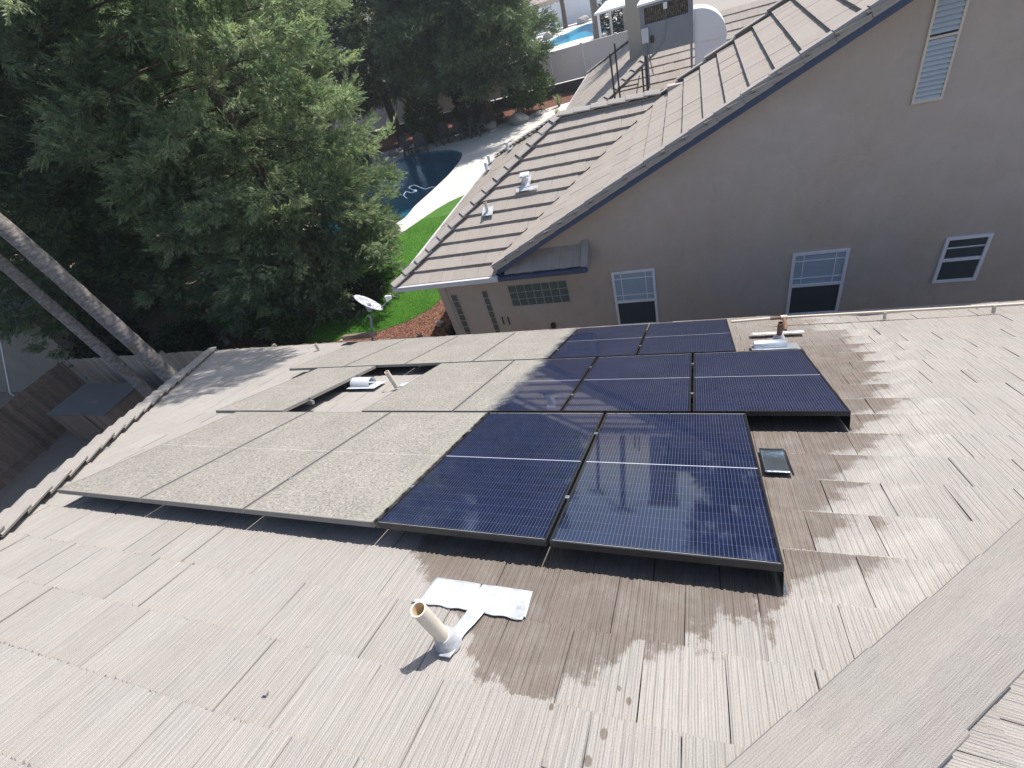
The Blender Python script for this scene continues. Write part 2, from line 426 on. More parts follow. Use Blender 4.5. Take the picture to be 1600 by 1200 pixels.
M['dark_leaf'] = leaf_mat('dark_conifer_foliage', (.085, .125, .075), (.24, .29, .16), .35, .2)
M['bush_leaf'] = leaf_mat('shrub_foliage', (.035, .075, .02), (.12, .19, .04), .35)
M['dark_bush'] = leaf_mat('dark_shrub_foliage', (.02, .04, .018), (.05, .08, .03), .25)
M['gold_leaf'] = leaf_mat('golden_foliage', (.16, .09, .03), (.40, .24, .09), .4)
M['palm_leaf'] = leaf_mat('palm_frond', (.05, .10, .03), (.12, .19, .05), .35)
M['grass_leaf'] = leaf_mat('lawn_blades', (.11, .28, .025), (.22, .48, .06), .4)
M['pale_grass'] = leaf_mat('ornamental_grass', (.28, .27, .17), (.45, .42, .28), .4)

def make_lawn():
    g = NG('lawn_turf'); p = g.pos()
    n = g.noise(p, 2.2, 4); n2 = g.noise(g.map(p, (60, 60, 60)), 1., 2, .7)
    c = g.mix(n, (.065, .19, .018), (.12, .30, .03)); c = g.mix(g.math('MULTIPLY', n2, .8), c, (.02, .07, .01))
    g.set(color=c, rough=.9, normal=g.bump(n2, .02)); return g.m
M['lawn'] = make_lawn()
def make_mulch():
    g = NG('bark_mulch'); p = g.pos()
    v = g.n("ShaderNodeTexVoronoi"); g.sock(v.inputs['Vector'], g.map(p, (22, 34, 22), (0, 0, .5)))
    v.inputs['Scale'].default_value = 1.
    f = g.sep(v.outputs['Color'])[0]
    c = g.ramp(f, [(0, (.04, .018, .012)), (.5, (.16, .065, .04)), (1, (.32, .15, .095))])
    g.set(color=c, rough=.95, normal=g.bump(v.outputs['Distance'], .03)); return g.m
M['mulch'] = make_mulch()
M['soil'] = rough_mat('dry_soil', (.17, .125, .09), .95, .4, 1.1, .02, 12, fine=.3)
M['concrete'] = rough_mat('side_yard_concrete', (.20, .175, .15), .9, .25, 1.2, .003, 40)
M['retaining'] = rough_mat('dark_block_wall', (.07, .06, .055), .95, .3, 4, .01, 20)
M['far_roof'] = rough_mat('distant_roof', (.42, .34, .30), .9, .3, 2.5, .01, 9, fine=.3)
M['far_wall'] = rough_mat('distant_stucco', (.45, .40, .34), .9, .1, 1, 0)

def make_glass(name, c, rough=.04):
    g = NG(name); p = g.pos(); n = g.noise(p, .9, 3)
    return g.set(color=g.mix(n, c, tuple(q*1.5 for q in c)), rough=rough, ior=1.5)
M['win_dark'] = make_glass('window_screen_glass', (.04, .052, .058), .2)
M['win_glass'] = make_glass('window_glass', (.03, .045, .055), .03)
def make_blind():
    g = NG('window_blind'); z = g.sep(g.pos())[2]
    f = g.math('FRACT', g.math('MULTIPLY', z, 28))
    g.set(color=g.mix(g.smooth(f, .0, .25), (.14, .18, .22), (.40, .50, .60)), rough=.25, normal=g.bump(f, .004)); return g.m
M['blind'] = make_blind()
def make_block():
    g = NG('glass_block'); p = g.pos(); n = g.noise(p, 30., 3, .6, .8)
    g.set(color=g.mix(n, (.03, .045, .045), (.14, .18, .17)), rough=.12, normal=g.bump(n, .02)); return g.m
M['block'] = make_block()
M['mortar'] = rough_mat('glass_block_mortar', (.30, .36, .36), .8, .1, 5, 0)
def make_water(name, tint):
    g = NG(name); p = g.pos()
    g.t.nodes.remove(g.b)
    n = g.noise(g.map(p, (1, 1, 1)), 3.2, 3, .5, .5)
    bp = g.bump(n, .03, .5)
    tr = g.n("ShaderNodeBsdfTransparent"); tr.inputs[0].default_value = (*tint, 1)
    gl = g.n("ShaderNodeBsdfGlossy"); gl.inputs['Roughness'].default_value = .12; g.sock(gl.inputs['Normal'], bp)
    fr = g.n("ShaderNodeLayerWeight"); fr.inputs[0].default_value = .12
    mx = g.n("ShaderNodeMixShader"); g.sock(mx.inputs[0], g.math('MULTIPLY', fr.outputs[0], .35)); g.t.links.new(tr.outputs[0], mx.inputs[1]); g.t.links.new(gl.outputs[0], mx.inputs[2])
    g.t.links.new(mx.outputs[0], g.out.inputs[0]); return g.m
M['water'] = make_water('pool_water', (.34, .74, .84))
M['water2'] = make_water('bright_pool_water', (.25, .72, .86))
M['plaster'] = rough_mat('dark_pool_plaster', (.07, .24, .33), .8, .3, .8, 0)
M['plaster2'] = rough_mat('light_pool_plaster', (.35, .62, .70), .8, .2, .8, 0)

# ------------------------------------------------------------------ our roof frame
S = 0.4254; CS, SN, TN = math.cos(S), math.sin(S), math.tan(S)
TD = 0.15                      # tiles lie this far under the glass plane
def rp(u, v, h=0.):            # point over the front slope: u along eave, v down the slope, h above tiles
    return Vector((u, v*CS + (h-TD)*SN, -v*SN + (h-TD)*CS))
HL, HR = -.54, 6.03            # hip lines: X+Y = HL, X-Y = HR
EAVE_V = 6.10
EXP, TW = .355, .297

def tiles(name, m, parent, org, eu, ev, en, urange, vrange, clip, cols=28, uoff=4.289, voff=-.378, rib=.0035, thick=.030, seed=1, e=EXP, tw=TW):
    """field of overlapping tiles; clip(v) -> (umin, umax)"""
    r = np.random.default_rng(seed)
    org, eu, ev, en = [np.array(q, float) for q in (org, eu, ev, en)]
    k0 = math.floor((vrange[0]-voff)/e); k1 = math.ceil((vrange[1]-voff)/e)
    VS = []; FS = []; TI = []; UVs = []; base = 0
    cu = np.linspace(0, 1, cols); C = cols+2
    rows = np.array([0, .5, 1, 1])
    for k in range(k0, k1):
        va = voff + k*e; vb = va + e
        off = (uoff + (tw/2 if k % 2 else 0)) % tw
        j0 = math.floor((urange[0]-off)/tw); j1 = math.ceil((urange[1]-off)/tw)
        for j in range(j0, j1):
            ua = off + j*tw; lo, hi = clip((va+vb)/2)
            loa, hia = clip(va); lob, hib = clip(vb)
            if hi-lo < .02 or ua+tw < min(loa, lob) or ua > max(hia, hib) or va > vrange[1]-.05: continue
            vbe = min(vb, vrange[1]); vae = max(va-.03, vrange[0]-.03)
            uu = ua + .0016 + cu*(tw-.0032)
            ph = r.uniform(0, 6.28); ribn = 10
            prof = rib*(np.abs(np.sin(cu*math.pi*ribn+ph))**.8 - 1.) + r.normal(0, rib*.18, cols)
            jag = (r.normal(0, .0018, cols) + .0022*np.sin(cu*math.pi*ribn*2+2*ph))*(rib/.0020)
            uu = np.concatenate([[uu[0]], uu, [uu[-1]]]); prof = np.concatenate([[-.022], prof, [-.022]]); jag = np.concatenate([[jag[0]], jag, [jag[-1]]])
            dz = r.normal(0, .0018); tl = r.normal(0, .0015)
            skew = r.normal(0, .0012)
            hs = [.001-thick, -thick*.5, 0, -thick-.012]
            vv = [np.full(C, vae), np.full(C, (vae+vbe)/2), vbe + .006 + jag, vbe + .005 + jag]
            for q in range(4):
                h = hs[q] + prof + dz + tl*np.linspace(-1, 1, C)
                if q == 3: h = np.full(C, -.012-thick)
                un = uu + (skew if q > 1 else -skew)
                l0, h0 = clip(float(vv[q][0]))
                un = np.clip(un, l0, h0)
                P = org + un[:, None]*eu + vv[q][:, None]*ev + h[:, None]*en
                VS.append(P); UVs.append(np.stack([un, vv[q]], 1))
            TI.append(np.full(4*C, r.uniform(0, 1)))
            i = np.arange(C-1)
            for q in range(3):
                a = base + q*C + i
                FS.append(np.stack([a, a+1, a+1+C, a+C], 1))
            base += 4*C
    return np_mesh(name, np.concatenate(VS), np.concatenate(FS), m, parent, {'tint': np.concatenate(TI)}, np.concatenate(UVs))

def trim(name, m, parent, p_low, p_high, side, nrm, w=.17, h=.055, exposure=.36, thick=.018, lift=.02, flat=.35, seed=0):
    """row of overlapping ridge tiles from the low end to the high end; side, nrm are unit vectors across and up"""
    p0 = Vector(p_low); p1 = Vector(p_high); ax = (p1-p0); L = ax.length; ax.normalize()
    s = Vector(side).normalized(); n = Vector(nrm).normalized()
    k = int(L/exposure)+1; r = np.random.default_rng(seed); V = []; F = []; UV = []; T = []
    prof = [(-1, 0), (-.97, .16), (-.6, .48), (-.10, .95), (0, 1.), (.10, .95), (.6, .48), (.97, .16), (1, 0)]
    for i in range(k):
        a = i*exposure - .02; b = min((i+1)*exposure + .05, L+.05)
        jx = r.normal(0, .004); jz = r.normal(0, .003); t = r.uniform()
        base = len(V)
        for (d, li, sc) in ((a, lift+thick, 1.0), (b, .0, .95)):
            for lay in (0, 1):
                for (x, z) in prof:
                    wv = (w*sc - lay*thick*.5)*x + jx; hz = (h*z) + li + jz - lay*thick
                    V.append(tuple(p0 + ax*d + s*wv + n*hz)); UV.append((x*w*1.3+i*3.1, d)); T.append(t)
        m_ = len(prof)
        for j in range(m_-1):
            F.append((base+j, base+j+1, base+2*m_+j+1, base+2*m_+j))         # outer skin
            F.append((base+j, base+m_+j, base+m_+j+1, base+j+1))             # low end lip
            F.append((base+m_+j, base+3*m_+j, base+3*m_+j+1, base+m_+j+1))   # inner skin
        F.append((base, base+2*m_, base+3*m_, base+m_)); F.append((base+m_-1, base+2*m_-1, base+4*m_-1, base+3*m_-1))
    return np_mesh(name, V, F, m, parent, {'tint': T}, UV, smooth='sharp')

house = thing('tiled_house', 'pale concrete tiled house in the foreground carrying the solar panels', 'house', (2.745, -3.285, GZ))
EY = EAVE_V*CS - TD*SN
apex = Vector((2.745, -3.285, 0)); apex.z = (-TD/CS) - TN*apex.y
XL, XR = HL-EY, HR+EY
def zr(y): return -TD/CS - TN*y
ZE = zr(EY); YB = apex.y - (EY-apex.y)
# front slope
def clipF(v):
    y = v*CS - TD*SN; return (HL - y, HR + y)
tiles('roof', M['tile_own'], house, rp(0, 0, 0), (1, 0, 0), (0, CS, -SN), (0, SN, CS), (-7, 12.2), (-3.4, EAVE_V), clipF, cols=28, seed=3)
# right slope, facing +X : u along -Y , v down along +X
def zR(x): return zr(x-HR)
def clipR(v):
    yf = max(v*CS-HR, apex.y); return (-yf, -(2*apex.y - yf))
tiles('roof', M['tile_side'], house, (0, 0, zR(0)), (0, -1, 0), (CS, 0, -SN), (SN, 0, CS), (-6, 13), (apex.x/CS, XR/CS), clipR, cols=20, uoff=.11, voff=.05, seed=5)
def clipL(v):
    yf = max(HL+v*CS, apex.y); return (2*apex.y-yf, yf)
def zL(x): return zr(HL-x)
tiles('roof', M['tile_side'], house, (0, 0, zL(0)), (0, 1, 0), (-CS, 0, -SN), (-SN, 0, CS), (-13, 6), (-apex.x/CS, -XL/CS), clipL, cols=8, seed=6)
tiles('roof', M['tile_side'], house, (0, 2*apex.y, zr(0)), (-1, 0, 0), (0, -CS, -SN), (0, -SN, CS), (-12.2, 7),
      ((-apex.y)*-1/CS, EAVE_V), lambda v: (-(HR+v*CS), -(HL-v*CS)), cols=6, seed=8)
# underlay sheets just below the tiles
mb = MB(); dn = .085
A_ = apex - Vector((0, 0, dn)); c = [Vector((XL, EY, ZE-dn)), Vector((XR, EY, ZE-dn)), Vector((XR, YB, ZE-dn)), Vector((XL, YB, ZE-dn))]
for i in range(4): mb.add([A_, c[i], c[(i+1) % 4]], [(0, 1, 2)])
mb.build('underlay', M['under'], house)
up = Vector((0, 0, 1))
for (cx, cy, sd) in ((XL, EY, (1, 1, 0)), (XR, EY, (1, -1, 0)), (XR, YB, (1, 1, 0)), (XL, YB, (1, -1, 0))):
    lowp = Vector((cx, cy, ZE)); hi = Vector(apex)
    ax = (hi-lowp).normalized(); sd = Vector(sd).normalized(); nn = ax.cross(sd); nn = nn if nn.z > 0 else -nn
    trim('hip_trim', M['tile_trim'], house, lowp - nn*(.012 if cx < 0 else .002), hi, sd, nn, w=.155, h=.062 if cx < 0 else .088, exposure=.372 if cx < 0 else .42, seed=int(abs(cx*10)), lift=.016 if cx < 0 else .009, thick=.018 if cx < 0 else .012)
mb = MB(); wl = .45
mb.bb((XL+wl, YB+wl, GZ), (XR-wl, EY-wl, ZE-.12)); mb.build('wall', M['stucco_own'], house)
mb = MB()
mb.bb((XL, EY-.03, ZE-.20), (XR, EY, ZE-.035)); mb.bb((XL, YB, ZE-.20), (XR, YB+.03, ZE-.035))
mb.bb((XL, YB+.03, ZE-.20), (XL+.03, EY-.03, ZE-.035)); mb.bb((XR-.03, YB+.03, ZE-.20), (XR, EY-.03, ZE-.035))
mb.build('fascia', M['white_paint'], house)
mb = MB(); mb.bb((XL+.04, YB+.04, ZE-.115), (XR-.04, EY-.04, ZE-.10)); mb.build('soffit', M['stucco_own'], house)

# ------------------------------------------------------------------ solar panels (local frame: x=u, y=down slope, z=normal)
def panel_proto():
    o = thing('solar_panel', 'x', 'solar panel', local=True, group='solar panels on the tiled roof')
    FT = .035; fw = .011
    mb = MB()
    for (a, b) in (((0, 0), (PW, fw)), ((0, PL-fw), (PW, PL)), ((0, fw), (fw, PL-fw)), ((PW-fw, fw), (PW, PL-fw))):
        mb.bb((a[0], a[1], -FT), (b[0], b[1], 0))
    for (a, b) in (((fw, fw), (PW-fw, .03)), ((fw, PL-.03), (PW-fw, PL-fw))):
        mb.bb((a[0], a[1], -FT), (b[0], b[1], -FT+.003))
    mb.build('frame', M['black_alu'], o)
    g = np.array([[fw, fw, -.0016], [PW-fw, fw, -.0016], [PW-fw, PL-fw, -.0016], [fw, PL-fw, -.0016]])
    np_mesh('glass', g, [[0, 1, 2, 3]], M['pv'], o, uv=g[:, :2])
    b = g.copy(); b[:, 2] = -.008
    np_mesh('backsheet', b, [[3, 2, 1, 0]], M['under'], o)
    return o
proto = panel_proto()
def end_frame(o, u, v, h=TD):
    o.location = rp(u, v, h); o.rotation_euler = (-S, 0, 0)
RV = [0, 1.785, 3.57]
order = ['first', 'second', 'third', 'fourth', 'fifth', 'sixth']
plist = []
for k in range(5):
    nm = ['far left dusty panel of the nearest row, touching the roof hip corner', 'second dusty panel from the left in the nearest row',
          'third dusty panel in the nearest row, right beside the washed blue ones', 'washed blue panel left of the last one in the nearest row, by the dusty edge',
          'washed blue panel at the right end of the nearest row, biggest in view'][k]
    plist.append((k*PITCH, RV[0], nm))
u2 = 5.963
for k, nm in ((0, 'washed dark panel at the right end of the middle row, overhanging the bare tiles'), (1, 'washed dark panel second from the right in the middle row'),
              (2, 'half washed panel of the middle row where grime meets clean blue glass'), (3, 'dusty panel of the middle row bordering the right side of the opening'),
              (5, 'lone dusty panel left of the opening with the vents in the middle row')):
    plist.append((u2 - (k+1)*PITCH + .009, RV[1], nm))
u3 = 5.352
for k, nm in ((0, 'washed dark panel at the right end of the farthest row by the eave'), (1, 'washed dark panel second from the right in the farthest row'),
              (2, 'mostly dusty panel third from the right in the farthest row by the clean glass'), (3, 'dusty panel fourth from the right in the farthest row'),
              (4, 'dusty panel second from the left in the farthest row'), (5, 'dusty panel at the left end of the farthest row')):
    plist.append((u3 - (k+1)*PITCH + .009, RV[2], nm))
# middle-row panel 2 spans the dirt line; correct wording
for i, (u, v, nm) in enumerate(plist):
    o = proto if i == 0 else copy_tree(proto)
    end_frame(o, u, v); o['label'] = nm
# clamps between panels: small silver pieces, parts of the panel on their left
def rclamp(o):
    for y in (.42, PL-.42):
        mb = MB(); mb.box((PW+.009, y, .0), (.022, .03, .004)).box((PW+.009, y, .004), (.009, .009, .006)).box((PW+.009, y, -.02), (.010, .03, .035))
        c = mb.build('clamp', M['metal_grey'], None); c.parent = o; c.location = (0, 0, 0)
allp = [o for o in col.objects if o.name.split('.')[0] == 'solar_panel']
protoclamp = None
for o in allp:
    if o['label'].find('right end') >= 0: continue
    if protoclamp is None:
        rclamp(o); protoclamp = [c for c in o.children if c.name.startswith('clamp')]
    else:
        for c in protoclamp:
            q = c.copy(); col.objects.link(q); q.parent = o
# rails under each row
rl = ['nearest', 'middle', 'farthest']
def rail(u0, u1, v, nm):
    t = thing('mounting_rail', nm, 'rail', rp(u0, v), group='black mounting rails under the panels')
    mb = MB(); e = Vector((0, SN, CS))
    q = Matrix.Rotation(-S, 3, 'X')
    mb.box(rp((u0+u1)/2, v, TD-.035-.024), (u1-u0, .038, .044), q); mb.build('beam', M['black_alu'], t)
    for i in range(int((u1-u0)/1.2)+1):
        uu = u0+.12+i*1.2
        b = MB(); b.box(rp(uu, v+.03, .055), (.04, .008, .09), q).box(rp(uu, v+.055, .03), (.05, .07, .008), q); b.build('bracket', M['galv'], t)
for r_, (u0, u1) in enumerate(((0.02, 5.26), (1.76, 5.92), (-.98, 5.30))):
    for j, vv in enumerate((.42, PL-.42)):
        rail(u0, u1, RV[r_]+vv, f'black rail under the {rl[r_]} panel row, {"upslope" if j == 0 else "downslope"} side')
for j, vv in enumerate((.42, PL-.42)):
    rail(-.38, .70, RV[1]+vv, f'short black rail under the lone dusty middle-row panel, {"upslope" if j == 0 else "downslope"} side')

def skirt(u, va, vb, nm):
    t = thing('array_skirt', nm, 'skirt', rp(u, va), group='black side skirts of the array')
    q = Matrix.Rotation(-S, 3, 'X')
    MB().box(rp(u, (va+vb)/2, (TD-.038)/2+.002), (.003, vb-va, TD-.042), q).build('plate', M['black_alu'], t)
    MB().box(rp(u+.010, (va+vb)/2, .010), (.014, vb-va, .006), q).build('foot_flange', M['dull_metal'], t)
M['dull_metal'] = rough_mat('dull_reflective_metal', (.30, .34, .38), .22, .4, 9, .002, 40, metal=.9)
skirt(5.2795, -.012, 1.74, 'black side plate under the right edge of the biggest washed panel')
skirt(5.951, 1.775, 3.52, 'black side plate under the right edge of the middle row')

# ------------------------------------------------------------------ roof fittings
def cyl_obj(name, m, parent, pts, r, n=20): return MB().tube(pts, r, n).build(name, m, parent, smooth=True)
def open_pipe(name, parent, base, top, r, m, minn, wall=.006, n=28, jag=0):
    b = Vector(base); t = Vector(top); ax = (t-b).normalized(); a = ax.orthogonal().normalized(); c_ = ax.cross(a)
    V = []; F = []
    for (p, rr) in ((b, r), (t, r), (t, r-wall), (b, r-wall)):
        for j in range(n):
            w_ = 2*math.pi*j/n; V.append(p + (a*math.cos(w_) + c_*math.sin(w_))*rr)
    mo = MB(); mo.add(V[:3*n], [(i*n+j, i*n+(j+1) % n, (i+1)*n+(j+1) % n, (i+1)*n+j) for i in (0, 1) for j in range(n)])
    o = mo.build(name, m, parent, smooth=True)
    mi = MB(); mi.add(V[2*n:], [(j, (j+1) % n, n+(j+1) % n, n+j) for j in range(n)])
    mi.build('bore', minn, parent, smooth=True)
    return o
# main vent pipe with T flashing
pb = rp(3.925, -.575, .03)
t = thing('vent_pipe', 'cream plastic vent pipe with torn silver T flashing on the near tiles', 'vent pipe', pb)
open_pipe('pipe', t, pb - Vector((0, 0, .05)), pb + Vector((-.004, -.004, .30)), .032, M['pvc'], M['pvc_in'])
mb = MB(); mb.tube([pb+Vector((0, 0, .225)), pb+Vector((0, 0, .228))], .0465, 24); 
mb = MB()
band = [(3.645, -.215), (3.80, -.20), (4.0, -.195), (4.175, -.185), (4.20, -.36), (4.10, -.372), (3.99, -.37)]
stemL = [(3.965, -.50), (3.985, -.60), (3.955, -.66), (3.895, -.66), (3.885, -.60), (3.90, -.52), (3.93, -.42), (3.925, -.372), (3.80, -.368), (3.655, -.365)]
def sheet(mb, pts, hf, nd=6):
    V = [rp(u, v, hf(u, v)) for u, v in pts]; mb.add(V, [tuple(range(len(V)))])
def grid_sheet(name, m, parent, u0, u1, v0, v1, hf, nu=24, nv=10, inside=None, edge=None):
    V = []; F = []; idx = {}
    for i in range(nu+1):
        for j in range(nv+1):
            u = u0+(u1-u0)*i/nu; v = v0+(v1-v0)*j/nv
            if edge: u, v = edge(u, v, i/nu, j/nv)
            V.append(tuple(rp(u, v, hf(u, v))))
    for i in range(nu):
        for j in range(nv):
            a = i*(nv+1)+j
            F.append((a, a+nv+1, a+nv+2, a+1))
    o = np_mesh(name, V, F, m, parent, smooth=True)
    md = o.modifiers.new('solid', 'SOLIDIFY'); md.thickness = .0015
    return o
def wob(u, v): return .0012*math.sin(u*37+v*13)+.001*math.sin(v*61-u*23)
def tile_h(v):  # height of tile face at v
    fr = ((v+.36)/EXP) % 1.; return .001+.030*(fr-1)
grid_sheet('flashing', M['lead'], t, 3.645, 4.20, -.385, -.19, lambda u, v: tile_h(v)+.010+wob(u, v), 40, 10,
           edge=lambda u, v, a, b: (u+.03*(b-.5)*(1 if a < .5 else -.5), v + .0035*math.sin(u*60)*(1-b)))
grid_sheet('flashing', M['lead'], t, 3.90, 3.985, -.635, -.372, lambda u, v: tile_h(v)+.022+wob(u, v), 12, 16,
           edge=lambda u, v, a, b: (u+.045*(b)**2+(a-.5)*-.03*(1-b)+.003*math.sin(v*40), v))
cyl_obj('collar', M['lead'], t, [pb-Vector((0, 0, .03)), pb+Vector((0, .0, .02)), pb+Vector((.0, .0, .045))], [.062, .046, .037])

# square flashing by the right edge of the array
sq = thing('roof_flashing', 'square silver metal flashing set in the tiles right of the biggest washed panel', 'flashing', rp(5.43, 1.25))
grid_sheet('sheet', M['dull_metal'], sq, 5.335, 5.485, 1.09, 1.40, lambda u, v: .014+.6*wob(u, v)+.02*max(0, (v-1.30)/.12), 10, 10)
mb = MB(); q = Matrix.Rotation(-S, 3, 'X'); mb.box(rp(5.492, 1.245, .008), (.008, .33, .014), q); mb.build('edge_strip', M['black_alu'], sq)

def half_round_vent(nm, u, v, w_, L, r, m, flu=None):
    t = thing('roof_vent', nm, 'roof vent', rp(u, v))
    # hood: arch along u, open at the right, closed at the back
    V = []; F = []; n = 14
    def P(a, x): # arch in v-h plane
        ang = math.pi*(-.12+1.12*a); return rp(x, v - math.cos(ang)*r, .05+math.sin(ang)*r)
    for x in (u-L/2, u+L/2):
        for i in range(n+1): V.append(P(i/n, x))
    F = [(i, i+1, n+2+i, n+1+i) for i in range(n)]
    F.append(tuple(range(n+1)))
    mb = MB(); mb.add(V, F); o = mb.build('hood', m, t, smooth=True)
    md = o.modifiers.new('solid', 'SOLIDIFY'); md.thickness = .004
    V2 = [rp(u-L/2-.03, v-r-.06, .028), rp(u+L/2+.12, v-r-.06, .028), rp(u+L/2+.12, v+r+.05, .034), rp(u-L/2-.03, v+r+.05, .034)]
    MB().add(V2, [(0, 1, 2, 3)]).build('base_plate', m, t)
    return t
half_round_vent('pale grey half-round roof vent inside the opening of the middle row', .80, 3.02, .2, .30, .085, M['vent_paint'])
v2 = half_round_vent('dented galvanised half-round vent behind the right end of the middle row', 5.74, 4.14, .2, .34, .062, M['galv'])
# pipe in the opening
pb = rp(1.37, 2.94, .02)
t = thing('vent_pipe', 'thin cream vent pipe standing next to the grey vent in the panel opening', 'vent pipe', pb)
open_pipe('pipe', t, pb, pb+Vector((-.02, 0, .26)), .03, M['pvc'], M['pvc_in'])
grid_sheet('flashing', M['lead'], t, 1.30, 1.68, 3.02, 3.20, lambda u, v: tile_h(v)+.012, 8, 4)
pb = rp(5.90, 4.62, .02)
t = thing('vent_pipe', 'rusty brown vent pipe rising from white flashing near the eave conduit', 'vent pipe', pb)
open_pipe('pipe', t, pb, pb+Vector((0, 0, .22)), .032, M['rust'], M['under'])
grid_sheet('flashing', M['lead'], t, 5.60, 6.20, 4.74, 4.86, lambda u, v: .04+wob(u, v)*.5, 16, 4)
cyl_obj('collar', M['lead'], t, [pb-Vector((0, 0, .02)), pb+Vector((0, 0, .05))], [.07, .036])
# small pipe near the left eave
pb = rp(-2.17, 5.50, .02)
t = thing('vent_pipe', 'short pale stub pipe near the left end of the eave', 'vent pipe', pb)
open_pipe('pipe', t, pb, pb+Vector((0, 0, .13)), .035, M['conduit'], M['pvc_in'])
# eave conduit
t = thing('conduit', 'long cream conduit pipe running along the eave to the right', 'conduit', rp(5.4, 5.42))
cyl_obj('pipe', M['conduit'], t, [rp(5.40, 5.34, .10), rp(6.06, 5.42, .10), rp(8.4, 5.40, .09), rp(11.2, 5.38, .09)], .018, 12)
cyl_obj('coupling', M['conduit'], t, [rp(6.02, 5.41, .10), rp(6.10, 5.42, .10)], .034, 14)
cyl_obj('coupling', M['rust'], t, [rp(5.90, 5.39, .10), rp(6.02, 5.41, .10)], .023, 14)
cyl_obj('riser', M['rust'], t, [rp(6.06, 5.42, .10), rp(6.04, 5.10, .07), rp(6.02, 4.98, .02)], .022, 10)
for uu in (7.2, 8.28, 9.4):
    MB().box(rp(uu, 5.39, .045), (.022, .04, .09), Matrix.Rotation(-S, 3, 'X')).build('strap', M['conduit'], t)
# loose tile fragments
for i, (u, v, s_) in enumerate(((.43, 2.42, .035), (.52, 2.36, .02), (4.47, -.93, .012), (3.28, -.96, .012))):
    mb = MB(); bm_ = [Vector((random.uniform(.6, 1)*x, random.uniform(.6, 1)*y, random.uniform(.3, .6)*z))*s_ for x in (-1, 1) for y in (-1, 1) for z in (-1, 1)]
    mb.add([rp(u, v, -.012+s_*.35)+p for p in bm_], [(0, 1, 3, 2), (4, 6, 7, 5), (0, 4, 5, 1), (1, 5, 7, 3), (3, 7, 6, 2), (2, 6, 4, 0)])
    tag(mb.build('tile_fragment', M['tile_side']), ['chip of broken tile by the lone panel in the opening', 'smaller chip of tile by the lone panel in the opening',
        'tiny pebble on the tiles left of the lower joint', 'tiny pebble on the tiles below the dusty panels'][i], 'debris', 'loose bits on the roof')

# ------------------------------------------------------------------ satellite dish
db = aty(583, 535, EY+.05); dt = aty(575, 492, EY+.05)
dish = thing('satellite_dish', 'grey satellite dish on a bent mast at the eave in front of the lawn', 'satellite dish', db)
base = Vector(db) - Vector((0, 0, .25)); top = Vector(dt)
cyl_obj('mast', M['metal_grey'], dish, [base, Vector(db)+Vector((0, 0, .02)), top+Vector((.03, 0, -.07)), top], .024, 12)
cen = Vector(aty(574, 477, EY+.10))
fwd = Vector((.62, .15, .78)).normalized()
fwd = Vector((.55, .45, .62)).normalized()
sx = fwd.cross(up).normalized(); sy = sx.cross(fwd).normalized()
V = []; F = []; nr, na = 8, 36
for i in range(nr+1):
    rr = i/nr
    for j in range(na):
        a = 2*math.pi*j/na
        V.append(cen + sx*(math.cos(a)*rr*.27) + sy*(math.sin(a)*rr*.30) + fwd*(rr*rr*.055))
for i in range(nr):
    for j in range(na): F.append((i*na+j, i*na+(j+1) % na, (i+1)*na+(j+1) % na, (i+1)*na+j))
g = NG('dish_paint'); n_ = g.noise(g.map(g.pos(), (22, 22, 9)), 1., 4, .7)
M['dish'] = g.set(color=g.mix(g.smooth(n_, .48, .54), (.28, .29, .31), (.58, .59, .61)), rough=.55)
o = MB().add(V, F).build('reflector', M['dish'], dish, smooth=True)
md = o.modifiers.new('solid', 'SOLIDIFY'); md.thickness = .012
lnb = cen + fwd*.30 + sx*.16 - sy*.12
lnb = Vector(aty(607, 466, EY+.28))
cyl_obj('arm', M['metal_grey'], dish, [cen - sy*.26 + fwd*.04, (cen - sy*.22 + lnb)/2 - sy*.03, lnb], .011, 8)
mb = MB(); mb.box(lnb, (.10, .05, .05)).box(lnb+Vector((.01, .0, .04)), (.14, .035, .035)).tube([lnb, lnb-fwd*.07], [.035, .022], 12); mb.build('receiver', M['white_paint'], dish, bevel=.006)
MB().box(cen-fwd*.03-sy*.05, (.10, .07, .16)).build('bracket', M['metal_grey'], dish, bevel=.006)
# box-like curb at the eave beside the dish
mb = MB(); q = Matrix.Rotation(-S, 3, 'X')
tag(MB().slab([rp(-1.86, 5.86, .17), rp(-1.14, 5.86, .19), rp(-1.14, 6.08, .20), rp(-1.9, 6.08, .17)], (0, 0, 1), .10).build('roof_hatch', M['wood_dark']), 'low dark wooden box at the eave left of the satellite dish', 'box')

# ------------------------------------------------------------------ neighbour house
YW, YF = 7.80, 7.38
nb = thing('neighbour_house', 'brown stucco house with steep gable, tiled hip roof and blue fascia beyond the panels', 'house', (3, YW, GZ))
EXL, EZ = -1.62, -2.50        # left eave, eave height
RYy, RZ = 11.30, -.63         # ridge of low hip wing
AX, RX2 = 1.98, 4.15          # apex and meeting point of ridge with gable plane
def plane3(a, b, c): 
    a, b, c = map(Vector, (a, b, c)); n = (b-a).cross(c-a).normalized(); n = n if n.z > 0 else -n; return n
GS = .478                     # gable slope
def zg(x): return -2.28 + GS*(x-.95)
RXg = 8.75                    # gable ridge
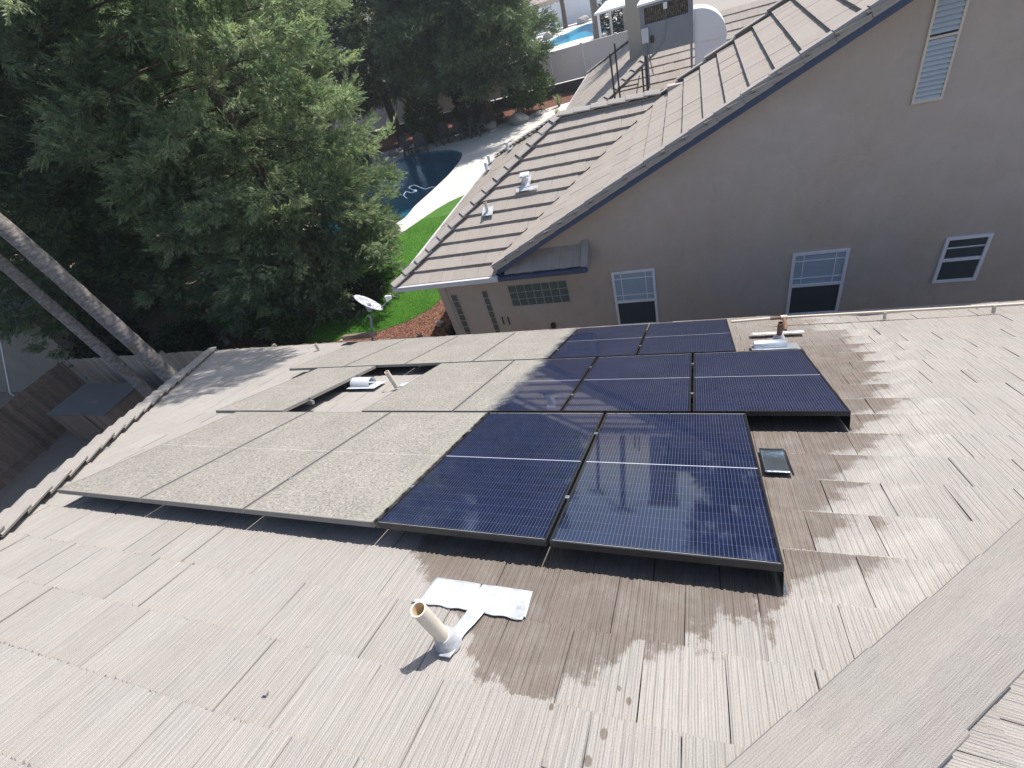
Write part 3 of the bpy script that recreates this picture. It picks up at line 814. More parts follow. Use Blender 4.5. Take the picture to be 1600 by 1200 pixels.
# front face of the hip wing
n = plane3((EXL, YF, EZ), (AX, YF, EZ), (AX, RYy, RZ)); sl_ = (RZ-EZ)/(RYy-YF); cF = 1/math.hypot(1, sl_); LF = (RYy-YF)/cF
def valleyx(y):  # where the gable plane overtakes the front face
    return .95 + ((EZ + sl_*(y-YF)) + 2.28)/GS + .0
def clipN(v):    # v down-slope measured from ridge
    y = RYy - v*cF; f = (y-YF)/(RYy-YF); return (EXL + (AX-EXL)*f, max(valleyx(y), .95) + .01)
tiles('roof', M['tile_nb'], nb, (0, RYy, RZ), (1, 0, 0), (0, -cF, -sl_*cF), n, (-2, 5), (0, LF), clipN, cols=12, uoff=.05, voff=LF-.355*12, seed=21, thick=.052, rib=.0008)
# left face
YB2 = RYy + (RYy-YF)*1.0 + .9
slx = (RZ-EZ)/(AX-EXL); cX = 1/math.hypot(1, slx); LX = (AX-EXL)/cX
n = Vector((-slx, 0, 1)).normalized()
def clipLf(v):
    f = 1 - v/LX  # 0 at eave, 1 at apex
    return (-(YB2 + (RYy-YB2)*f), -(YF + (RYy-YF)*f))
tiles('roof', M['tile_nb'], nb, (AX, 0, RZ), (0, -1, 0), (-cX, 0, -slx*cX), n, (-17, -7), (0, LX), clipLf, cols=10, voff=LX-.355*12, seed=22, thick=.028, rib=.0008)
# back face of hip wing
slb = (RZ-EZ)/(YB2-RYy); cB = 1/math.hypot(1, slb); LB = (YB2-RYy)/cB
tiles('roof', M['tile_nb'], nb, (0, RYy, RZ), (-1, 0, 0), (0, cB, -slb*cB), Vector((0, slb, 1)).normalized(), (-6, 2), (0, LB),
      lambda v: (-(RX2+.2), -(AX + (EXL-AX)*v/LB)), cols=8, voff=LB-.355*14, seed=23, thick=.028, rib=.0008)
# gable plane facing -X
cG = 1/math.hypot(1, GS); LG = (RXg-.95)/cG; YBG = RYy+.02
n = Vector((-GS, 0, 1)).normalized()
def clipG(v):
    x = RXg - v*cG; z = zg(x)
    yv = YF + (z-EZ)/sl_
    return (-min(YBG, max(yv, YF+.02)), -YF+.06)
tiles('roof', M['tile_nb'], nb, (RXg, 0, zg(RXg)), (0, -1, 0), (-cG, 0, -GS*cG), n, (-12, -7), (0, LG), clipG, cols=12, uoff=.02, voff=LG-.355*24, seed=24, thick=.052, rib=.0008)
# gable plane facing +X
XRg = RXg + 8
tiles('roof', M['tile_nb'], nb, (RXg, 0, zg(RXg)), (0, 1, 0), (cG, 0, -GS*cG), Vector((GS, 0, 1)).normalized(), (7, 12), (0, 8/cG), lambda v: (YF-.06, YBG), cols=6, seed=25)
# under sheets
mb = MB(); d = .10
def low(p): return Vector(p) - Vector((0, 0, d))
E0, E1, A0, R0, EB = (EXL, YF, EZ), (.97, YF, EZ), (AX, RYy, RZ), (RX2, RYy, RZ), (EXL, YB2, EZ)
mb.add([low(E0), low(E1), low(R0), low(A0)], [(0, 1, 2, 3)]); mb.add([low(E0), low(A0), low(EB)], [(0, 1, 2)])
mb.add([low(A0), low(R0), low((RX2, YB2, EZ)), low(EB)], [(0, 1, 2, 3)])
mb.add([low((.95, YF, zg(.95))), low((RXg, YF, zg(RXg))), low((RXg, YBG, zg(RXg))), low((RX2, YBG, zg(RX2)))], [(0, 1, 2, 3)])
mb.add([low((RXg, YF, zg(RXg))), low((XRg, YF, zg(RXg)-8*GS)), low((XRg, YBG, zg(RXg)-8*GS)), low((RXg, YBG, zg(RXg)))], [(0, 1, 2, 3)])
mb.build('underlay', M['under'], nb)
def ntrim(a, b, sd, **k):
    a = Vector(a); b = Vector(b); ax = (b-a).normalized(); sd = Vector(sd).normalized(); nn = ax.cross(sd); nn = nn if nn.z > 0 else -nn
    return trim('hip_trim', M['tile_nb_trim'], nb, a, b, sd, nn, **k)
ntrim(E0, A0, (1, -1, 0), w=.13, h=.075, exposure=.385, lift=.022, seed=31)
ntrim(A0, (RX2+.1, RYy, RZ), (0, 1, 0), w=.13, h=.07, exposure=.40, lift=.01, seed=32)
ntrim(EB, A0, (1, 1, 0), w=.12, h=.05, exposure=.40, seed=33)
ntrim((RXg, YF, zg(RXg)), (RXg, YBG, zg(RXg)), (1, 0, 0), w=.13, h=.06, exposure=.40, seed=34)
# rake trim tiles: L shaped, along both edges of the gable plane
def rake(a, b, out, m, name, w=.13, drop=.15, exposure=.40, seed=0, lift=.012):
    a = Vector(a); b = Vector(b); ax = (b-a); L = ax.length; ax.normalize(); out = Vector(out); nn = ax.cross(out); nn = nn if nn.z > 0 else -nn
    V = []; F = []; UV = []; T = []; r = np.random.default_rng(seed); k = int(L/exposure)+1
    for i in range(k):
        s0 = i*exposure; s1 = min((i+1)*exposure-.004, L); t = r.uniform(); j = r.normal(0, .003)
        for (o0, o1, z0, z1) in ((-w, 0, -.02, 0), (-.02, .001, -drop, -.0205)):
            base = len(V)
            for s_, li in ((s0, lift), (s1, 0.)):
                for (x, z) in ((o0, z0), (o1, z0), (o1, z1), (o0, z1)):
                    V.append(tuple(a + ax*s_ + out*(x+j+li*.6) + nn*(z+li+.012))); UV.append((x*1.4+z+i*.7, s_)); T.append(t)
            F += [(base, base+1, base+2, base+3), (base+4, base+7, base+6, base+5), (base, base+4, base+5, base+1), (base+1, base+5, base+6, base+2), (base+2, base+6, base+7, base+3), (base+3, base+7, base+4, base)]
    return np_mesh(name, V, F, m, nb, {'tint': T}, UV)
rake((.93, YF-.02, zg(.93)+.01), (RXg, YF-.02, zg(RXg)+.01), (0, -1, 0), M['tile_nb_trim'], 'rake_trim', seed=41)
rake((RXg, YF-.02, zg(RXg)+.01), (XRg, YF-.02, zg(RXg)-8*GS), (0, -1, 0), M['tile_nb_trim'], 'rake_trim', seed=42)
rake((RX2-.05, YBG+.03, zg(RX2-.05)+.01), (RXg, YBG+.03, zg(RXg)+.01), (0, 1, 0), M['tile_nb_trim'], 'rake_trim', seed=43, exposure=.62, lift=.05)
# fascia boards
mb = MB()
def rboard(mb, x0, x1, y0, y1, ztop, h):
    f = lambda x: zg(x) if x <= RXg else zg(RXg)-GS*(x-RXg)
    P = [(x0, f(x0)+ztop), (x1, f(x1)+ztop), (x1, f(x1)+ztop-h), (x0, f(x0)+ztop-h)]
    mb.add([(x, y0, z) for x, z in P]+[(x, y1, z) for x, z in P], [(0, 1, 2, 3), (7, 6, 5, 4), (0, 4, 5, 1), (1, 5, 6, 2), (2, 6, 7, 3), (3, 7, 4, 0)])
rboard(mb, 1.0, RXg, YF+.02, YF+.055, -.03, .225); rboard(mb, RXg, XRg, YF+.02, YF+.055, -.03, .225)
mb.build('fascia', M['fascia_blue'], nb)
mb = MB(); rboard(mb, 1.0, RXg, YF+.06, YW, -.16, .02); rboard(mb, RXg, XRg, YF+.06, YW, -.16, .02); mb.build('soffit', M['stucco'], nb)
# eave gutter
mb = MB(); mb.bb((EXL-.02, YF-.085, EZ-.125), (1.0, YF-.005, EZ-.012)); mb.build('gutter', M['gutter_white'], nb, bevel=.01)
mb = MB(); mb.bb((EXL-.10, YF, EZ-.13), (EXL-.02, YB2, EZ-.02)); mb.build('gutter', M['gutter_white'], nb, bevel=.01)
gx = 2.93
mb = MB(); mb.bb((1.004, YF-.085, EZ-.125), (gx, YF-.005, EZ-.03)); mb.build('gutter', M['fascia_blue'], nb, bevel=.01)
mb = MB(); mb.bb((EXL, YF, EZ-.17), (1.0, YF+.03, EZ-.03)).bb((1.0, YF+.06, EZ-.17), (gx, YF+.09, EZ-.03)).bb((EXL, YF+.03, EZ-.17), (EXL+.03, YB2, EZ-.03)); mb.build('fascia', M['fascia_blue'], nb)
mb = MB(); mb.bb((EXL+.03, YF+.03, EZ-.15), (1.0, YW, EZ-.13)).bb((EXL+.03, YW, EZ-.15), (-.75, YB2, EZ-.13)).bb((1.0, YF+.09, EZ-.15), (gx, YW, EZ-.13)); mb.build('soffit', M['stucco'], nb)
# eave return: small tiled pent roof
rz1 = float(aty(931, 376, YW)[2]); zret = EZ-.0
slr = (rz1-zret)/(YW-YF); cR = 1/math.hypot(1, slr); LR = (YW-YF)/cR
tiles('pent_roof', M['tile_nb'], nb, (0, YW, rz1), (1, 0, 0), (0, -cR, -slr*cR), Vector((0, -slr, 1)).normalized(), (1.0, gx-.12), (0, LR),
      lambda v: (1.15, gx-.1), cols=10, voff=LR-.355*2, seed=26, thick=.02, rib=.003)
mb = MB(); mb.add([(gx-.12, YF-.01, zret+.045), (gx+.02, YF-.01, zret+.045), (gx+.02, YW, rz1+.05), (gx-.12, YW, rz1+.05), (gx-.12, YF-.01, zret-.14), (gx+.02, YF-.01, zret-.14), (gx+.02, YW, zret-.14), (gx-.12, YW, zret-.14)],
             [(0, 1, 2, 3), (0, 4, 5, 1), (1, 5, 6, 2), (3, 2, 6, 7), (0, 3, 7, 4), (4, 7, 6, 5)])
mb.build('pent_roof_end', M['tile_nb_trim'], nb, bevel=.008)
# walls
XWL = float(aty(684, 447, YW)[0])
mb = MB()
pts = [(XWL, GZ), (17, GZ), (17, zg(RXg)-GS*(17-RXg)+GS*.3-.2), (RXg, zg(RXg)-.18), (1.0, zg(1.0)-.18), (XWL, EZ-.14)]
pts[2] = (XRg-.3, zg(RXg)-GS*(XRg-.3-RXg)-.18); pts[1] = (XRg-.3, GZ)
mb.add([(x, YW, z) for x, z in pts]+[(x, YW+.2, z) for x, z in pts], [(0, 1, 2, 3, 4, 5), (11, 10, 9, 8, 7, 6)]+[(i, i+6, (i+1) % 6+6, (i+1) % 6) for i in range(6)])
mb.bb((XWL, YW+.2, GZ), (XWL+.2, YB2-.5, EZ-.14))
mb.bb((RX2+.3, YBG-.25, GZ), (XRg-.3, YBG-.05, -.5)).bb((XRg-.5, YW+.2, GZ), (XRg-.3, YBG-.25, -2.3))
pts = [(4.4, -.8), (XRg-.3, -2.4), (RXg, zg(RXg)-.2)]
mb.add([(x, YBG-.25, z) for x, z in pts]+[(x, YBG-.05, z) for x, z in pts], [(0, 1, 2), (5, 4, 3), (0, 3, 4, 1), (1, 4, 5, 2), (2, 5, 3, 0)])
mb.build('wall', M['stucco'], nb)
mb = MB(); mb.bb((XWL-.03, YW-.02, GZ), (XWL+.16, YW-.001, EZ-.16)); mb.build('corner_board', M['stucco'], nb, bevel=.004)

def window(xa, xb, zt, zb, zm, grid):
    fw = .05
    f = MB()
    for a, b in (((xa, zt-fw), (xb, zt)), ((xa, zb), (xb, zb+fw)), ((xa, zb+fw), (xa+fw, zt-fw)), ((xb-fw, zb+fw), (xb, zt-fw))):
        f.bb((a[0], YW-.03, a[1]), (b[0], YW+.05, b[1]))
    fo = f.build('window', M['white_paint'], nb, bevel=.005)
    mr = MB(); mr.bb((xa+fw, YW-.022, zm-.028), (xb-fw, YW+.03, zm+.028)); mr.build('meeting_rail', M['white_paint'], fo)
    mu = MB(); yy = (YW-.012, YW-.002); iw = .016
    if grid == 'prairie':
        for x in (xa+fw+.14, xb-fw-.14): mu.bb((x-iw/2, yy[0], zm+.028), (x+iw/2, yy[1], zt-fw))
        for z in (zm+.028+.13, zt-fw-.13):
            xs = [xa+fw, xa+fw+.14-iw/2, xa+fw+.14+iw/2, xb-fw-.14-iw/2, xb-fw-.14+iw/2, xb-fw]
            for i in (0, 2, 4): mu.bb((xs[i], yy[0], z-iw/2), (xs[i+1], yy[1], z+iw/2))
    else:
        mu.bb((xa+fw, yy[0], (zm+zt)/2-.0), (xb-fw, yy[1], (zm+zt)/2+.02))
    mu.build('muntin', M['white_paint'], fo)
    MB().bb((xa+fw, YW-.0025, zm+.028), (xb-fw, YW+.004, zt-fw)).build('pane', M['blind'] if grid == 'prairie' else M['win_dark'], fo)
    MB().bb((xa+fw, YW-.0035, zb+fw), (xb-fw, YW+.005, zm-.028)).build('insect_screen', M['win_dark'], fo)
    return fo
a = aty(954.5, 425.7, YW); b = aty(1022.5, 419, YW); m1 = aty(964, 472, YW)
window(a[0], b[0], a[2], a[2]-1.38, m1[2], 'prairie')
a = aty(1238.7, 396.2, YW); b = aty(1328.7, 386.2, YW); m1 = aty(1232.5, 447.5, YW)
window(a[0], b[0], a[2], a[2]-1.38, m1[2], 'prairie')
a = aty(1478.7, 371.2, YW); b = aty(1553, 362.5, YW); m1 = aty(1469, 407, YW); e_ = aty(1453.7, 442, YW)
window(a[0], b[0], a[2], e_[2], m1[2], 'bar')
# louvred gable vent
a = aty(1422, 163, YW); b = aty(1471, 154.5, YW); x0, x1, z0 = a[0], b[0], a[2]; z1 = z0+1.55
f = MB()
for p, q_ in (((x0, z0), (x1, z0+.04)), ((x0, z1-.04), (x1, z1)), ((x0, z0+.04), (x0+.03, z1-.04)), ((x1-.03, z0+.04), (x1, z1-.04)), ((x0+.03, z0+.78), (x1-.03, z0+.81))):
    f.bb((p[0], YW-.04, p[1]), (q_[0], YW, q_[1]))
fo = f.build('gable_vent', M['conduit'], nb, bevel=.004)
f = MB(); k = 24
for i in range(k):
    z = z0+.06+i*(z1-z0-.12)/(k-1)
    if abs(z-(z0+.795)) < .03: continue
    f.box(((x0+x1)/2, YW-.018, z), (x1-x0-.062, .006, .075), Matrix.Rotation(RAD(-38), 3, 'X'))
f.build('louvres', M['vent_paint'], fo)
MB().bb((x0+.03, YW-.004, z0+.04), (x1-.03, YW-.001, z1-.04)).build('backing', M['under'], fo)
# glass block windows
def blocks(xa, xb, zt, zb, nx, nz, m):
    f = MB(); f.bb((xa, YW-.012, zb), (xb, YW-.001, zt)); fo = f.build('glass_block_window', m, nb)
    g_ = MB(); bw = (xb-xa)/nx; bh = (zt-zb)/nz
    for i in range(nx):
        for j in range(nz):
            g_.box((xa+(i+.5)*bw, YW-.014, zb+(j+.5)*bh), (bw-.022, .016, bh-.022))
    g_.build('glass_blocks', M['block'], fo, bevel=.006)
a = aty(792.5, 447, YW); b = aty(884, 435, YW); c_ = aty(889, 471, YW)
blocks(a[0], b[0], a[2], c_[2], 7, 3, M['mortar'])
for (px0, py0, px1, py1) in ((704, 461, 713, 459.5), (752, 455, 760, 453.5)):
    a = aty(px0, py0, YW); b = aty(px1, py1, YW); blocks(a[0], b[0], a[2], a[2]-1.5, 1, 8, M['stucco'])
# small fittings on the wall
mb = MB(); p = aty(865, 507, YW); mb.box(Vector(p)+Vector((0, -.04, 0)), (.10, .08, .12)); mb.build('wall_lamp', M['metal_dark'], nb, bevel=.01)
mb = MB()
for px in (786, 795): 
    p = aty(px, 500, YW); mb.bb((p[0]-.01, YW-.03, p[2]-.12), (p[0]+.01, YW-.005, p[2]+.10))
mb.build('meter_pipe', M['metal_dark'], nb)
# vents on neighbour roof (standing on it)
def nfront(px, py):  # on the front hip face
    n = Vector((0, -sl_, 1)); return Vector(at(px, py, n, n.dot(Vector((0, YF, EZ)))))
def nleft(px, py):
    n = Vector((-slx, 0, 1)); return Vector(at(px, py, n, n.dot(Vector((EXL, YF, EZ)))))
qN = Matrix.Rotation(math.atan(sl_), 3, 'X')
p = nfront(763, 333)
t = thing('vent_pipe', 'small pipe on pale square flashing, lower on the neighbour hip roof', 'vent pipe', p)
MB().box(p+Vector((0, 0, .05)), (.27, .26, .008), qN).build('flashing', M['lead'], t)
open_pipe('pipe', t, p, p+Vector((0, 0, .26)), .035, M['pvc'], M['under'])
p = nfront(822, 290)
t = thing('roof_vent', 'galvanised vent with T flashing, higher on the neighbour hip roof', 'roof vent', p)
MB().box(nfront(824, 298)+Vector((0, 0, .05)), (.52, .10, .008), qN).box(nfront(823, 287)+Vector((0, 0, .06)), (.22, .34, .008), qN).build('flashing', M['lead'], t)
MB().tube([nfront(822, 290)+Vector((0, 0, .0)), nfront(822, 290)+Vector((0, 0, .22))], .055, 14).build('pipe', M['galv'], t, smooth=True)
MB().box(nfront(822, 284)+Vector((0, 0, .16)), (.22, .12, .05), qN).build('cap', M['white_paint'], t, bevel=.01)
for i, (px, py, nm) in enumerate(((762, 268, 'white vent nearest us on the shaded left side of the neighbour hip roof'), (766, 256, 'second white vent on the left side of the neighbour hip roof'), (795, 237, 'farthest white vent on the left side of the neighbour hip roof'))):
    p = nleft(px, py); q_ = Matrix.Rotation(-math.atan(slx), 3, 'Y')
    t = thing('roof_vent', nm, 'roof vent', p, 'white vents on the left hip face')
    MB().box(p+Vector((0, 0, .04)), (.30, .34, .01), q_).build('flashing', M['lead'], t)
    MB().tube([p, p+Vector((0, 0, .28))], .05, 12).build('pipe', M['white_paint'], t, smooth=True)

# ------------------------------------------------------------------ rear wing with evaporative cooler
rw = thing('rear_house_wing', 'rear tiled hip wing behind the neighbour ridge with the cooler on it', 'house', (3, 22, GZ))
X0, Y0, Z0, SW = -.25, 13.35, -2.85, .5
# scaled with the neighbour: left face through (X0,Z0), pink front face through (Y0,Z0)
YE = 29.0; HX = 9.0
APH = 5.0
def clipRW(v, L): pass
cW = 1/math.hypot(1, SW)
LW = APH/cW
tiles('roof', M['tile_nb'], rw, (X0+APH, 0, Z0+SW*APH), (0, -1, 0), (-cW, 0, -SW*cW), Vector((-SW, 0, 1)).normalized(), (-YE, -Y0), (0, LW),
      lambda v: (-(YE-(APH-v*cW)), -(Y0+(APH-v*cW))), cols=6, voff=LW-.355*16, seed=51, thick=.03, rib=.001)
tiles('roof', M['tile_nb'], rw, (0, Y0+APH, Z0+SW*APH), (1, 0, 0), (0, -cW, -SW*cW), Vector((0, -SW, 1)).normalized(), (X0, 16), (0, LW),
      lambda v: (X0+(APH-v*cW), 15), cols=6, voff=LW-.355*16, seed=52, thick=.03, rib=.001)
tiles('roof', M['tile_nb'], rw, (0, YE-APH, Z0+SW*APH), (-1, 0, 0), (0, cW, -SW*cW), Vector((0, SW, 1)).normalized(), (-16, 0), (0, LW),
      lambda v: (-15, -(X0+(APH-v*cW))), cols=4, seed=53)
mb = MB()
h = Z0+SW*APH-.075; zz = Z0-.075
mb.add([(X0, Y0, zz), (X0+APH, Y0+APH, h), (X0+APH, YE-APH, h), (X0, YE, zz)], [(0, 1, 2, 3)])
mb.add([(X0, Y0, zz), (15, Y0, zz), (15, Y0+APH, h), (X0+APH, Y0+APH, h)], [(0, 1, 2, 3)])
mb.add([(X0, YE, zz), (15, YE, zz), (15, YE-APH, h), (X0+APH, YE-APH, h)], [(0, 1, 2, 3)])
mb.add([(X0+APH, Y0+APH, h), (15, Y0+APH, h), (15, YE-APH, h), (X0+APH, YE-APH, h)], [(0, 1, 2, 3)])
mb.build('underlay', M['tile_nb_trim'], rw)
def wtrim(a, b, sd, seed):
    a = Vector(a); b = Vector(b); ax = (b-a).normalized(); sd = Vector(sd).normalized(); nn = ax.cross(sd); nn = nn if nn.z > 0 else -nn
    trim('hip_trim', M['tile_nb_trim'], rw, a, b, sd, nn, w=.14, h=.07, exposure=.4, seed=seed)
wtrim((X0, Y0, Z0), (X0+APH, Y0+APH, Z0+SW*APH), (1, -1, 0), 61)
wtrim((X0, YE, Z0), (X0+APH, YE-APH, Z0+SW*APH), (1, 1, 0), 62)
mb = MB(); mb.bb((X0+.4, Y0+.4, GZ), (14.6, YE-.4, Z0-.1)); mb.build('wall', M['stucco'], rw)
mb = MB(); mb.bb((X0-.06, Y0, Z0-.16), (X0, YE, Z0-.03)); mb.build('fascia', M['white_paint'], rw)

YC = 15.2
a = aty(1004, 88, YC); b = aty(1084, 72, YC); tp = aty(1083, 2, YC)
cx0, cx1, cz0 = a[0], b[0], a[2]; cz1 = cz0 + 1.12; cw = cx1-cx0
ac = thing('evaporative_cooler', 'big grey rooftop swamp cooler with white curved duct behind the neighbour gable', 'cooler', ((cx0+cx1)/2, YC+.5, cz0))
mb = MB(); mb.bb((cx0, YC, cz0), (cx1, YC+1.0, cz0+.70)).bb((cx0, YC, cz0+1.06), (cx1, YC+1.0, cz1)); 
for x in (cx0, cx1-.12): mb.bb((x, YC, cz0+.70), (x+.12, YC+1.0, cz0+1.06))
mb.bb((cx0+.12, YC+.07, cz0+.70), (cx1-.12, YC+1.0, cz0+1.06))
mb.build('cabinet', M['metal_grey'], ac)
mb = MB()
for i in range(22): 
    x = cx0+.14+i*(cw-.28)/21; mb.bb((x-.008, YC+.02, cz0+.70), (x+.008, YC+.035, cz0+1.06))
mb.build('grille', M['metal_dark'], ac)
g = NG('cooler_pad'); p_ = g.pos(); nn_ = g.noise(g.map(p_, (40, 4, 9)), 1., 4, .7)
M['pad'] = g.set(color=g.mix(g.smooth(nn_, .4, .62), (.03, .028, .025), (.40, .34, .25)), rough=.9)
MB().bb((cx0+.121, YC+.05, cz0+.71), (cx1-.121, YC+.065, cz0+1.05)).build('pad', M['pad'], ac)
MB().bb((cx0-.05, YC-.05, cz1), (cx1+.03, YC+1.05, cz1+.05)).build('lid', M['white_paint'], ac, bevel=.01)
mb = MB(); 
for x in (cx0+.06, cx1-.06):
    for y in (YC+.08, YC+.92): MB().bb((x-.03, y-.03, cz0-1.3), (x+.03, y+.03, cz0)).build('leg', M['metal_grey'], ac)
MB().bb((cx0+.02, YC-.10, cz0+.30), (cx0+.20, YC-.002, cz0+.64)).build('control_box', M['vent_paint'], ac, bevel=.01)
MB().bb((cx0+.24, YC-.07, cz0+.26), (cx0+.33, YC-.002, cz0+.42)).build('outlet', M['metal_dark'], ac, bevel=.008)
mb = MB(); mb.tube([(cx0+.12, YC-.05, cz0+.30), (cx0+.13, YC-.05, cz0-.2), (cx0+.08, YC-.03, cz0-.75)], .018, 8).tube([(cx0+.17, YC-.05, cz0+.30), (cx0+.19, YC-.05, cz0-.1), (cx0+.26, YC-.03, cz0-.5)], .014, 8)
mb.tube([(cx0+.66, YC-.04, cz0+.95), (cx0+.67, YC-.03, cz0+.55), (cx0+.60, YC-.02, cz0+.25), (cx0+.40, YC-.02, cz0+.05)], .008, 8)
mb.build('cable', M['metal_grey'], ac, smooth=True)
MB().box((cx0+.66, YC-.05, cz0+1.0), (.10, .09, .14)).build('float_valve', M['white_paint'], ac, bevel=.015)
# duct: quarter-round elbow to the right
f = MB(); n_ = 14; ox, oz, R_ = cx1+.01, cz0-.05, .78; y0, y1 = YC+.12, YC+.88
prof = [(ox, oz)] + [(ox+math.sin(i/n_*math.pi/2)*R_*1.05, oz+math.cos(i/n_*math.pi/2)*R_) for i in range(n_+1)]
m_ = len(prof)
f.add([(x, y0, z) for x, z in prof]+[(x, y1, z) for x, z in prof], [tuple(range(m_)), tuple(reversed(range(m_, 2*m_)))]+[(i, i+m_, (i+1) % m_+m_, (i+1) % m_) for i in range(m_)])
f.bb((ox+.02, y0+.02, oz-.9), (ox+R_*1.03, y1-.02, oz-.002))
f.build('duct', M['white_paint'], ac, bevel=.012)
# chimney behind
mb = MB(); a = aty(977, 40, 21.5); b = aty(1002, 40, 21.5)
ch = thing('chimney', 'tall tan stucco chimney rising left of the rooftop cooler', 'chimney', (a[0], 21.5, -1.5))
MB().bb((a[0]+.25, 19.6, -2.2), (a[0]+1.35, 20.7, 2.3)).build('shaft', M['far_wall'], ch)
MB().bb((a[0]+.17, 19.52, 2.3), (a[0]+1.43, 20.78, 2.45)).build('cap', M['stucco'], ch)
# iron stand in front of the cooler
YP = 14.6
posts = [((953, 84), (959, 160), 14.3), ((960, 68), (966, 140), 15.0), ((1003, 104), (1006, 146), 14.3), ((1009, 88), (1011, 124), 15.0)]
st = thing('iron_stand', 'rusty black iron post stand between the neighbour ridge and the cooler', 'stand', (3.2, 14.5, -1.8))
for (t0, b0, y) in posts:
    tp = aty(*t0, y); bt = aty(*b0, y); MB().bb((tp[0]-.022, y-.022, Z0+SW*(y-Y0)), (tp[0]+.022, y+.022, tp[2])).build('post', M['metal_dark'], st)
mb = MB(); a = aty(965, 138, 15.0); b = aty(998, 131, 15.0); mb.bar(a, b, .03)
c_ = aty(999, 118, 15.0); d_ = aty(994, 150, 15.0); mb.bar(c_, d_, .025); mb.build('brace', M['metal_dark'], st)

# ------------------------------------------------------------------ ground
def poly_sheet(name, outer, holes, z, m, kind='structure'):
    bm = bmesh.new()
    def loop(pts):
        vs = [bm.verts.new((x, y, z)) for x, y in pts]
        return [bm.edges.new((vs[i], vs[(i+1) % len(vs)])) for i in range(len(vs))]
    es = loop(outer)
    for h in holes: es += loop(h)
    bmesh.ops.triangle_fill(bm, edges=es, use_beauty=True, use_dissolve=False, normal=(0, 0, 1))
    bmesh.ops.recalc_face_normals(bm, faces=bm.faces)
    for f in bm.faces:
        if f.normal.z < 0: f.normal_flip()
    me = bpy.data.meshes.new(name); bm.to_mesh(me); bm.free()
    o = link_mesh(name, me, m); o['kind'] = kind; return o
def smooth_loop(pts, n=6):
    out = []; k = len(pts)
    for i in range(k):
        p0, p1, p2, p3 = [np.array(pts[(i+j-1) % k], float) for j in range(4)]
        for j in range(n):
            t = j/n; out.append(tuple(.5*((2*p1)+(-p0+p2)*t+(2*p0-5*p1+4*p2-p3)*t*t+(-p0+3*p1-3*p2+p3)*t**3)))
    return out
G2 = lambda px, py, z=GZ: tuple(atg(px, py, z)[:2])
pool = smooth_loop([G2(722, 241), G2(708, 265), G2(680, 293), G2(650, 320), G2(620, 348), (-11.8, 18.6), (-14.6, 20.2), (-16.8, 24), (-17.6, 28.5), G2(622, 250), G2(650, 240), G2(680, 236), G2(705, 234.5)], 6)
pool2 = smooth_loop([G2(842, 82), G2(868, 72), G2(900, 62), G2(925, 56), G2(945, 50), G2(945, 38), G2(925, 36), G2(905, 42), G2(885, 52), G2(862, 62)], 6)
poly_sheet('ground', [(-180, -60), (160, -60), (160, 240), (-180, 240)], [pool, pool2], GZ-.02, M['soil'])
fenceY = 40.4
deck_pts = [(-24, 33.5), G2(640, 226), G2(700, 213), G2(765, 199), G2(825, 182), (-5.4, 36.4), (-3.0, 36.8), (-.8, 36.8), (-.8, 24), (-2.2, 23.6)] + [G2(722, 306), G2(700, 316), G2(680, 328), G2(655, 345), G2(632, 361), (-9.2, 17.4), (-11, 15.8), (-15, 15.2), (-19.5, 18), (-24, 25)]
poly_sheet('patio', deck_pts, [pool], GZ, M['deck'])
lawn_pts = [G2(722, 306), G2(700, 316), G2(680, 328), G2(655, 345), G2(632, 361), (-9.2, 17.4), (-11, 15.8), (-15, 15.2), (-16, 12), (-12, 10.6), G2(478, 536), G2(560, 528), G2(583, 520), G2(640, 500), G2(675, 480), G2(700, 455), (-2.6, 13.2), (-2.4, 18), (-2.2, 23.6)]
poly_sheet('lawn', lawn_pts, [], GZ-.008, M['lawn'])
poly_sheet('mulch_bed', [(-16.2, 7.4), (-.9, 7.6), (-.6, 14), (-2.58, 13.2), G2(700.5, 455.5), G2(675.5, 480.5), G2(640, 500.6), G2(583, 520.6), G2(560, 528.6), G2(478, 536.6), (-12, 10.5), (-16.2, 11.9)], [], GZ-.012, M['mulch'])
poly_sheet('planting_bed', [(-26, 33.6), G2(640, 226.5), G2(700, 213.5), G2(765, 199.5), G2(825, 182.5), (-5.4, 36.5), (-3.0, 36.9), (2, 36.9), (2, fenceY), (-26, fenceY)], [], GZ-.012, M['mulch'])
poly_sheet('side_yard', [(-22, -8), (XL+.5, -8), (XL+.5, 7.0), (-22, 7.0)], [], GZ-.012, M['concrete'])
poly_sheet('far_patio', [(-24, 44), (6, 44), (6, 95), (-24, 95)], [pool2], GZ-.004, M['deck'])

def basin(name, loop, depth, m, label):
    k = len(loop); cx = sum(p[0] for p in loop)/k; cy = sum(p[1] for p in loop)/k
    V = [(x, y, GZ) for x, y in loop] + [(cx+(x-cx)*.985, cy+(y-cy)*.985, GZ-depth*.5) for x, y in loop] + [(cx+(x-cx)*.8, cy+(y-cy)*.8, GZ-depth) for x, y in loop]
    F = [(i+q*k, (i+1) % k+q*k, (i+1) % k+(q+1)*k, i+(q+1)*k) for i in range(k) for q in (0, 1)] + [tuple(range(2*k, 3*k))]
    o = MB().add(V, F).build(name, m); o['kind'] = 'structure'; return o
basin('pool_basin', pool, 1.6, M['plaster'], '')
basin('pool_basin', pool2, 1.2, M['plaster2'], '')
def water(loop, m):
    o = MB().add([(x, y, GZ-.10) for x, y in loop], [tuple(range(len(loop)))]).build('water', m); o['kind'] = 'structure'
water(pool, M['water']); water(pool2, M['water2'])
